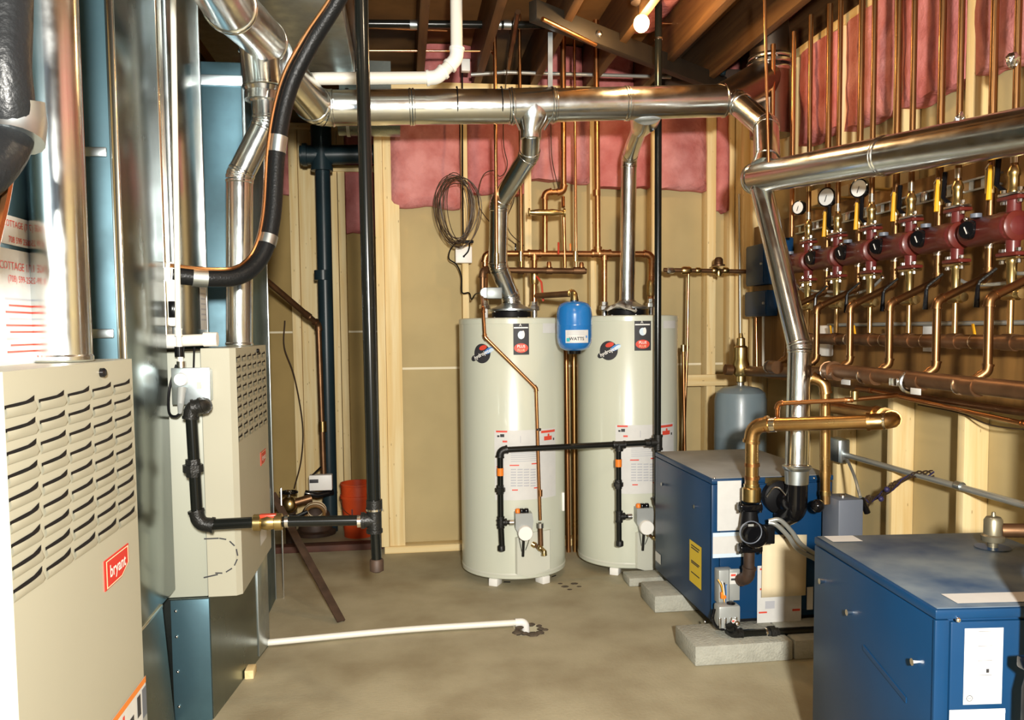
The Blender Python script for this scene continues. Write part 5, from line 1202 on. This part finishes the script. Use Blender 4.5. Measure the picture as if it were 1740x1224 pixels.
# ---------------- near boiler
aB = math.atan2(.049, .579)
B2, TB, b2 = boiler('blue boiler in the right foreground with dusty lid', 1.044, 1.490, .50, .585, ZB+.014, .632, aB, 'blue_top')
block('concrete block under the near left corner of the foreground blue boiler', 1.02, 1.40, 1.50, 1.66, ZB); block('concrete block under the back of the foreground blue boiler', 1.08, 1.45, 1.86, 2.02, ZB)
def top(u, v, e=.004): return TB(u, v, .632+e)
sheet('lid_label', 'paper', B2, top, .06, .30, .025, .085); sheet('lid_label', 'paper', B2, top, .02, .10, .515, .575)
pt_ = [V((.395+.042*math.cos(2*PI*i/20), .43+.042*math.sin(2*PI*i/20), 0)) for i in range(20)]
MB().add([TB(q.x, q.y, .6365) for q in pt_], [tuple(range(20))]).build('lid_hole', 'blue', B2)
av = TB(.395, .43, .636)
rv = thing('relief_valve', 'dull brass relief valve sticking up through the foreground boiler lid', 'valve', av)
MB().lathe([(.012, 0), (.012, .012), (.026, .016), (.028, .03), (.022, .034), (.022, .07), (.017, .078), (.006, .08), (.004, .09)], av, Z_, 14).build('valve_body', 'relief_brass', rv)
MB().tube([av+V((.015, -.01, .045)), av+V((.10, -.05, .05)), av+V((.30, -.08, .05))], .018, 12).build('outlet_pipe', 'copper_dark', rv)
run('copper_drop', 'short copper pipe at the right edge above the foreground boiler', 'pipe', [av+V((.11, -.10, .07)), av+V((.11, -.10, 0))], .011, 'copper')
def bf(u, z, e): return TB(u, .003-e, z)
def brect(name, mat, u0, u1, z0, z1, e=.001, parent=None, label=None): return sheet(name, mat, parent or B2, lambda u, v: bf(u, v, e), u0, u1, z0, z1, 1, 1, label)
L = brect('rating_label', 'paper', .062, .142, .435, .592, label='blank white upright label with round mark')
MB().tube([bf(.075+.006*math.cos(2*PI*i/14), .448+.006*math.sin(2*PI*i/14), .0015) for i in range(14)], .0006, 4, closed=True).build('label_ring', 'ink', L)
lettering('lettering', 'H', .008, 'ink', L, lambda u, v: bf(u, v, .0016), .075, .448)
for k in range(4): brect('print_line', 'ink', .09, .12, .585-.03*k, .5858-.03*k, .0015, L)
brect('label_mark', 'ink', .108, .114, .50, .508, .0016, L)
L = brect('data_label', 'paper', .034, .15, .33, .425); brect('label_stripe', 'paper_blue', .034, .15, .415, .422, .0016, L)
for (y, z) in ((.06, .502), (.36, .502), (.52, .53)): MB().tube([TB(0, y, z), TB(-.014, y, z)], [.005, .008], 8).build('panel_screw', 'bolt', B2)
MB().ball(TB(.045, -.002, .612), .006, 8).build('panel_screw', 'bolt', B2)
MB().obox(TB(-.001, .20, .42), TB(0, 1, .2)-TB(0, 0, 0), X_, Z_, .10, .0012, .006).build('side_crease', 'blue', B2)
p2 = thing('boiler_pump', 'black circulator pump cut by the right picture edge on the foreground boiler', 'pump', TB(.162, -.09, .33))
MB().tube([TB(.162, -.09, .34), TB(.162, -.09, .42), TB(.162, -.09, .50), TB(.162, -.09, .55)], [.026, .036, .036, .026], 16).build('volute', 'black_matte', p2)
for z in (.335, .555): MB().obox(TB(.162, -.09, z), X_, Y_, Z_, .042, .022, .012, .005).build('flange', 'black', p2)
MB().lathe([(.044, 0), (.046, .01), (.046, .05), (.034, .058), (.001, .058)], TB(.162, -.11, .44), (0, -1, 0), 20).build('motor', 'black', p2)
MB().tube(path([TB(.162, -.09, .56), TB(.162, -.09, .78), TB(.80, -.02, .78)], .05, 6), .0245, 14).build('tailpiece', 'copper_yellow', p2)
# ================================================================== FLOOR, ALCOVE, WALL BITS
pv = [U(470, 1091, Z=.018), U(884, 1058, Z=.018)]
PV = thing('pvc_drain', 'white plastic drain pipe lying across the concrete floor to the drain hole', 'pipe', (pv[0].x, pv[0].y, 0))
e_ = V((dh.x-.01, dh.y, -.03)); mid = (pv[0]+pv[1])/2+V((0, .02, .0))
MB().tube(smoothpath([U(455, 1092, Z=.014), pv[0], mid, pv[1]], 8), .0125, 12).build('pipe', 'pvc', PV)
MB().tube(path([pv[1]-V((.02, 0, 0)), pv[1]+V((.02, 0, 0)), V((pv[1].x+.024, pv[1].y, -.05))], .018, 6), .0165, 12).build('elbow', 'white', PV)
# leaning angle iron
a0, a1 = U(580, 1056, Z=.006), U(462, 838, Y=3.80)
if a1.x > -.50: a1.x = -.52
d = (a1-a0).normalized(); sx = d.cross(Z_).normalized(); sy_ = d.cross(sx)
ir = thing('angle_iron', 'rusty brown angle iron leaning from the floor behind the second furnace', 'steel bar', a0)
L_ = (a1-a0).length
MB().obox((a0+a1)/2, d, sx, sy_, L_/2, .019, .0025).build('web', 'rust', ir); MB().obox((a0+a1)/2+sx*.017+sy_*.014, d, sx, sy_, L_/2, .0025, .015).build('web', 'rust', ir)
# red bucket
bk = U(608, 918, Z=0); bk.y = 4.86; bk.x = U(609, 880, Y=4.86).x
bu = thing('bucket', 'red plastic bucket standing in the alcove behind the gas riser', 'bucket', (bk.x, bk.y, 0))
hb = U(608, 820, Y=4.86).z; rb = 28*4.86/F
MB().lathe([(rb*.84, 0), (rb*.86, .004), (rb*.98, hb*.72), (rb*1.06, hb*.725), (rb*1.06, hb*.78), (rb*1.0, hb*.785), (rb*1.0, hb-.012), (rb*1.05, hb-.01), (rb*1.05, hb), (rb*.98, hb), (rb*.96, hb*.7), (rb*.8, .01), (.01, .01)], (bk.x, bk.y, 0), Z_, 32).build('pail', 'bucket', bu)
MB().tube([V((bk.x+rb*1.06*math.cos(a), bk.y-.002+rb*1.06*math.sin(a)*1.0, hb*.75-.10*math.sin(-a))) for a in [-PI*k/16 for k in range(17)]], .0022, 6).build('bail_handle', 'steel', bu)
MB().obox((bk.x-rb*.3, bk.y-rb*.97, hb*.5), Z_, X_, Y_, .018, .004, .0015).build('scuff', 'pump_pink', bu)
# drain stack in the alcove
YS = 5.0
sk = thing('drain_stack', 'dark blue-green drain stack standing in the alcove with tee at top', 'pipe', (U(555, 870, Y=YS).x, YS, 0))
tx = U(548, 280, Y=YS); bx_ = U(561, 870, Y=YS)
pipe_parts(sk, [V((bx_.x, YS, 0)), V((tx.x, YS, tx.z))], .044, 'drain', n=20)
MB().lathe([(.048, -.03), (.052, -.028), (.052, .028), (.048, .03)], U(549, 468, Y=YS), Z_, 20).build('hub', 'drain', sk)
MB().tube([U(510, 264, Y=YS), U(660, 262, Y=YS)], .056, 18).build('cross_pipe', 'drain', sk)
MB().tube([U(545, 215, Y=YS), U(547, 290, Y=YS)], .060, 18).build('tee', 'drain', sk)
MB().lathe([(.055, -.015), (.066, -.013), (.066, .013), (.055, .015)], U(518, 263, Y=YS), X_, 18).build('hub', 'drain', sk)
MB().lathe([(.05, -.015), (.064, -.013), (.064, .013), (.05, .015)], U(547, 287, Y=YS), Z_, 18).build('hub', 'drain', sk)
# copper discharge of the sump
DP = run('discharge_pipe', 'dark copper discharge pipe angling from behind the furnace down to the pump', 'pipe', [U(452, 476, Y=4.55), U(541, 552, Y=4.86), U(550, 806, Y=4.86)], .0165, 'copper_dark', bend=.03)
coupling(DP, U(548, 725, Y=4.86), Z_, .023, .06, 'brass', 'check_valve'); coupling(DP, U(522, 536, Y=4.80), V((1, .3, -.8)), .0205, .04, 'copper_dark')
# ejector pump
sm = thing('ejector_pump', 'sewage ejector with pale switch box and coiled hose in the alcove', 'pump', U(540, 880, Y=4.86))
sm.location = (U(540, 880, Y=4.86).x, 4.86, 0)
MB().bbox(U(525, 820, Y=4.8).x, U(564, 820, Y=4.8).x, 4.80, 4.86, U(545, 834, Y=4.8).z, U(545, 808, Y=4.8).z, .004).build('switch_box', 'white', sm)
MB().bbox(U(526, 818, Y=4.8).x, U(541, 818, Y=4.8).x, 4.796, 4.80, U(533, 821, Y=4.8).z, U(533, 815, Y=4.8).z, .001).build('switch_plate', 'ink', sm)
MB().tube([U(549, 806, Y=4.86), U(549, 790, Y=4.86), U(531, 808, Y=4.82)], .006, 8).build('cord', 'black', sm)
MB().lathe([(.12, 0), (.12, .02), (.10, .03), (.085, .12), (.06, .16), (.001, .17)], (U(535, 880, Y=4.93).x, 4.95, 0), Z_, 24).build('pit_cover', 'rust', sm)
zc2 = U(537, 866, Y=4.82)
for k in range(4): MB().tube([V((zc2.x+.052*math.cos(a), 4.80-.012*k, zc2.z+.045*math.sin(a)-.004*k)) for a in [2*PI*i/22 for i in range(22)]], .010, 8, closed=True).build('hose_loop', 'plywood' if k % 2 else 'manila', sm)
MB().tube([U(518, 838, Y=4.80), U(540, 842, Y=4.80), U(566, 836, Y=4.84)], .018, 10).build('float_arm', 'black', sm)
gvv = thing('gate_valve', 'old brass gate valve and black pump fittings beside the ejector', 'valve', (U(492, 880, Y=4.7).x, 4.75, 0))
cG = U(492, 858, Y=4.72)
MB().cyl((cG.x, 4.75, 0), (cG.x, 4.75, cG.z), .03).build('standpipe', 'rust', gvv)
MB().ball(cG, .046, 14, (1, .9, 1.1)).build('valve_body', 'brass', gvv); MB().tube([cG+V((.03, 0, .01)), cG+V((.12, .02, .03))], .024, 12).build('valve_neck', 'copper_dark', gvv)
MB().tube([cG+V((.045*math.cos(a), -.02+.03*math.sin(a), .075)) for a in [2*PI*i/16 for i in range(16)]], .008, 8, closed=True).build('handwheel', 'black', gvv)
MB().cyl(cG, cG+V((0, -.01, .075)), .01).build('stem', 'steel', gvv); MB().ball(cG+V((.005, -.03, .078)), .014, 8).build('wheel_nut', 'bolt', gvv)
MB().tube(smoothpath([cG+V((-.05, -.03, .05)), cG+V((-.04, -.04, -.03)), cG+V((.03, -.04, -.06)), cG+V((.1, -.02, -.04))], 6), .012, 8).build('cord_loop', 'black', gvv)
cw = thing('hanging_wire', 'thin dark wire hanging down the wide studs of the alcove', 'wire', U(500, 830, Y=5.30)); MB().tube(smoothpath([U(484, 545, Y=5.3), U(483, 590, Y=5.3), U(500, 640, Y=5.3), U(514, 720, Y=5.3), U(512, 780, Y=5.3), U(500, 830, Y=5.3)], 8), .005, 6).build('wire_strand', 'wire_brown', cw)
# ------------------------------------------------------------------ outlet with wire coil on the back wall stud
YW = YB-.002
ob = thing('wall_outlet', 'white outlet box on the stud below the wire coil', 'outlet', U(787, 448, Y=YW-.04))
MB().bbox(U(774, 433, Y=YW-.04).x, U(802, 433, Y=YW-.04).x, YW-.045, YW-.001, U(788, 447, Y=YW-.04).z, U(788, 419, Y=YW-.04).z, .004).build('box', 'white', ob)
MB().lathe([(.006, 0), (.006, .006), (.001, .007)], U(788, 436, Y=YW-.046), (0, -1, 0), 10).build('plug', 'black', ob)
MB().tube(smoothpath([U(788, 436, Y=YW-.05), U(796, 426, Y=YW-.06), U(797, 412, Y=YW-.05), U(785, 409, Y=YW-.05), U(774, 414, Y=YW-.05), U(765, 425, Y=YW-.05), U(763, 440, Y=YW-.05), U(776, 450, Y=YW-.05), U(784, 470, Y=YW-.05), U(785, 497, Y=YW-.05), U(797, 498, Y=YW-.08), U(801, 509, Y=YW-.15), U(808, 500, Y=YW-.25), U(820, 497, Y=3.93)], 6), .004, 6).build('cord', 'black_matte', ob)
MB().obox(U(790, 411, Y=YW-.05), X_, Y_, Z_, .045, .012, .008, .004).build('cord_bundle', 'black_matte', ob)
wc = thing('wire_coil', 'loose oval coil of thin wire hanging on the back wall stud', 'wire coil', U(778, 415, Y=4.22))
cw_ = U(777, 356, Y=4.20)
for k in range(13):
    a_r, b_r = .108+.032*random.uniform(-1, 1), .168+.03*random.uniform(-1, 1); ox, oy, oz = random.uniform(-.015, .015), random.uniform(-.04, .06), random.uniform(-.012, .012); tl = random.uniform(-.4, .4); yw = random.uniform(-1.0, 1.0)
    pts = []
    for i in range(30):
        t = 2*PI*i/30; x = a_r*math.cos(t)*(1+.12*math.sin(t)); z = b_r*math.sin(t); x, z = x*math.cos(tl)-z*math.sin(tl)*.6, z*math.cos(tl)+x*math.sin(tl)
        pts.append(cw_+V((x*math.cos(yw)+ox, x*math.sin(yw)*.6+oy, z+oz)))
    MB().tube(pts, .0022, 5, closed=True).build('wire_loop', 'wire_brown', wc)
MB().tube([U(785, -20, Y=4.30), U(786, 300, Y=4.30), U(787, 410, Y=4.36)], .0045, 6).build('feed_wire', 'black_matte', wc)
for k, pts in enumerate(([(872, -10), (855, 215), (862, 280), (850, 300), (838, 290), (820, 300), (812, 340), (822, 365), (850, 395), (875, 415)], [(872, 300), (873, 340), (862, 370), (866, 395), (890, 418)], [(933, -10), (934, 100), (936, 205), (938, 270), (950, 325)])):
    t = thing('thermostat_wire', ['long thin wire looping behind the left heater vent', 'short thin wire beside the left heater vent', 'thin wire dropping beside the square offset loop'][k], 'wire', U(*pts[-1], Y=4.2)); MB().tube(smoothpath([U(x, y, Y=4.2) for x, y in pts], 6), .0025, 5).build('wire_strand', 'wire_brown', t)
# ------------------------------------------------------------------ pipes and clutter under the ceiling
YPV = 3.42
W_ = run('pvc_drain', 'white plastic drain pipe with wide bend hanging below the joists', 'pipe', [U(508, 134, Y=YPV), U(742, 132, Y=YPV), U(776, 100, Y=YPV), U(775, -30, Y=YPV)], .0245, 'pvc', bend=.05, fit=1.15, fitmat='white', n=18)
W_b = run('black_pipe', 'black pipe running level under the joists behind the white drain pipe', 'pipe', [U(600, 40, Y=3.95), U(945, 43, Y=3.95)], .0185, 'iron')
for x in (703, 845, 862): coupling(W_b, U(x, 42, Y=3.95), X_, .022, .035, 'galv', 'clamp')
run('copper_line', 'thin copper line crossing under the ceiling below the black pipe', 'pipe', [U(590, 86, Y=4.05), U(836, 87, Y=4.05), U(841, 96, Y=4.05)], .006, 'copper_bright', bend=.01)
run('copper_line', 'thinner copper line crossing just below the black ceiling pipe', 'pipe', [U(600, 46, Y=4.1), U(760, 52, Y=4.1)], .005, 'copper_bright')
cdt = run('conduit', 'long thin pale conduit above the main vent with white end box', 'conduit', [U(800, 127, Y=4.25), U(860, 123, Y=4.25), U(1140, 131, Y=4.25)], .0095, 'wire_grey', bend=.03)
MB().obox(U(791, 112, Y=4.25), X_, Y_, Z_, .022, .02, .030, .004).build('end_box', 'white', cdt)
bm0, bm1 = U(905, 18, Y=3.40), U(1240, 150, Y=4.36); dd = (bm1-bm0).normalized(); s_ = dd.cross(Z_).normalized()
bmth = thing('ceiling_brace', 'dark brown timber brace running diagonally under the joists', 'beam', low([bm0, bm1]))
MB().obox((bm0+bm1)/2, dd, s_, dd.cross(s_), (bm1-bm0).length/2, .022, .042, .004).build('timber', 'brace', bmth)
MB().ball(U(1018, 58, Y=3.62), .016, 8).build('bracket', 'steel', bmth)
run('copper_line', 'copper line slanting along the dark timber brace', 'pipe', [U(922, 32, Y=3.36), U(1012, 76, Y=3.60)], .009, 'copper')
run('copper_line', 'level copper line right of the glowing bulb', 'pipe', [U(1125, 40, Y=3.9), U(1190, 40, Y=3.9)], .006, 'copper_bright')
db = tag(MB().bbox(*(lambda a, c: (a.x, c.x, 4.30, 4.42, c.z, a.z))(U(1140, 112, Y=4.3), U(1278, 143, Y=4.3)), .02).build('dark_blocking', 'stucco_dark'), 'dark rough blocking above the right end of the main vent', 'blocking')
run('drain_vent', 'dark slanting vent pipe in front of the pink insulation near the corner', 'pipe', [U(1228, 128, Y=4.2), U(1237, 60, Y=4.2), U(1250, -10, Y=4.2)], .014, 'drain', bend=.02)
for k, (x0, x1, yy) in enumerate(((960, 938, 4.0), (975, 960, 4.1))): 
    run('ceiling_pipe', ['dark pipe between the ceiling joists left of the hanger strap', 'dark pipe between the ceiling joists right of the hanger strap'][k], 'pipe', [U(x0-80+160*k, 20, Y=3.8), U(x1-75+140*k, 120, Y=4.35)], .013, 'copper_dark')
# concrete spill marks near the heater
sp0 = U(963, 1000, Z=.001)
for k in range(5):
    c = U(952+8*k, 992+5*(k % 3), Z=.001); MB().ball(c, .008+.004*(k % 2), 6, (1.6, 1.2, .25)).build('rubble', 'dirt', floor)
# ------------------------------------------------------------------ visible bulb
bp = U(1090, 40, Y=3.42)
lt = thing('bare_bulb', 'glowing bare light bulb under the ceiling joists', 'light bulb', bp)
MB().ball(bp, .033, 16, (1, 1, 1.1)).build('bulb_glass', 'bulb', lt)
MB().lathe([(.013, .03), (.016, .045), (.016, .07), (.03, .075), (.045, .085), (.05, .11), (.02, .112)], bp, (0, 0, 1), 16).build('socket', 'rust', lt)
MB().cyl(bp+V((0, 0, .11)), V((bp.x, bp.y, ZTOP)), .006).build('socket_stem', 'rust', lt)
bl = lamp('bulb_light', 'POINT', bp+V((0, -.0, -.05)), 14, (1, .62, .28), .035); bl.parent = lt; bl.location = (0, -.02, -.05)
# added fill bulb to brighten the room, nearer the camera, above the frame
b2p = V((.35, 1.75, 2.40))
fill_bulb = thing('bare_bulb', 'added fill bulb between the furnaces and the foreground boiler, above the picture', 'light bulb', b2p)
MB().ball(b2p, .033, 16, (1, 1, 1.1)).build('bulb_glass', 'bulb', fill_bulb)
MB().lathe([(.013, .03), (.016, .045), (.016, .07), (.03, .075), (.045, .085), (.05, .098), (.02, .1)], b2p, (0, 0, 1), 16).build('socket', 'white', fill_bulb)
fill_bulb_light = lamp('bulb_light', 'POINT', (0, 0, -.045), 14, (1, .82, .58), .035); fill_bulb_light.parent = fill_bulb
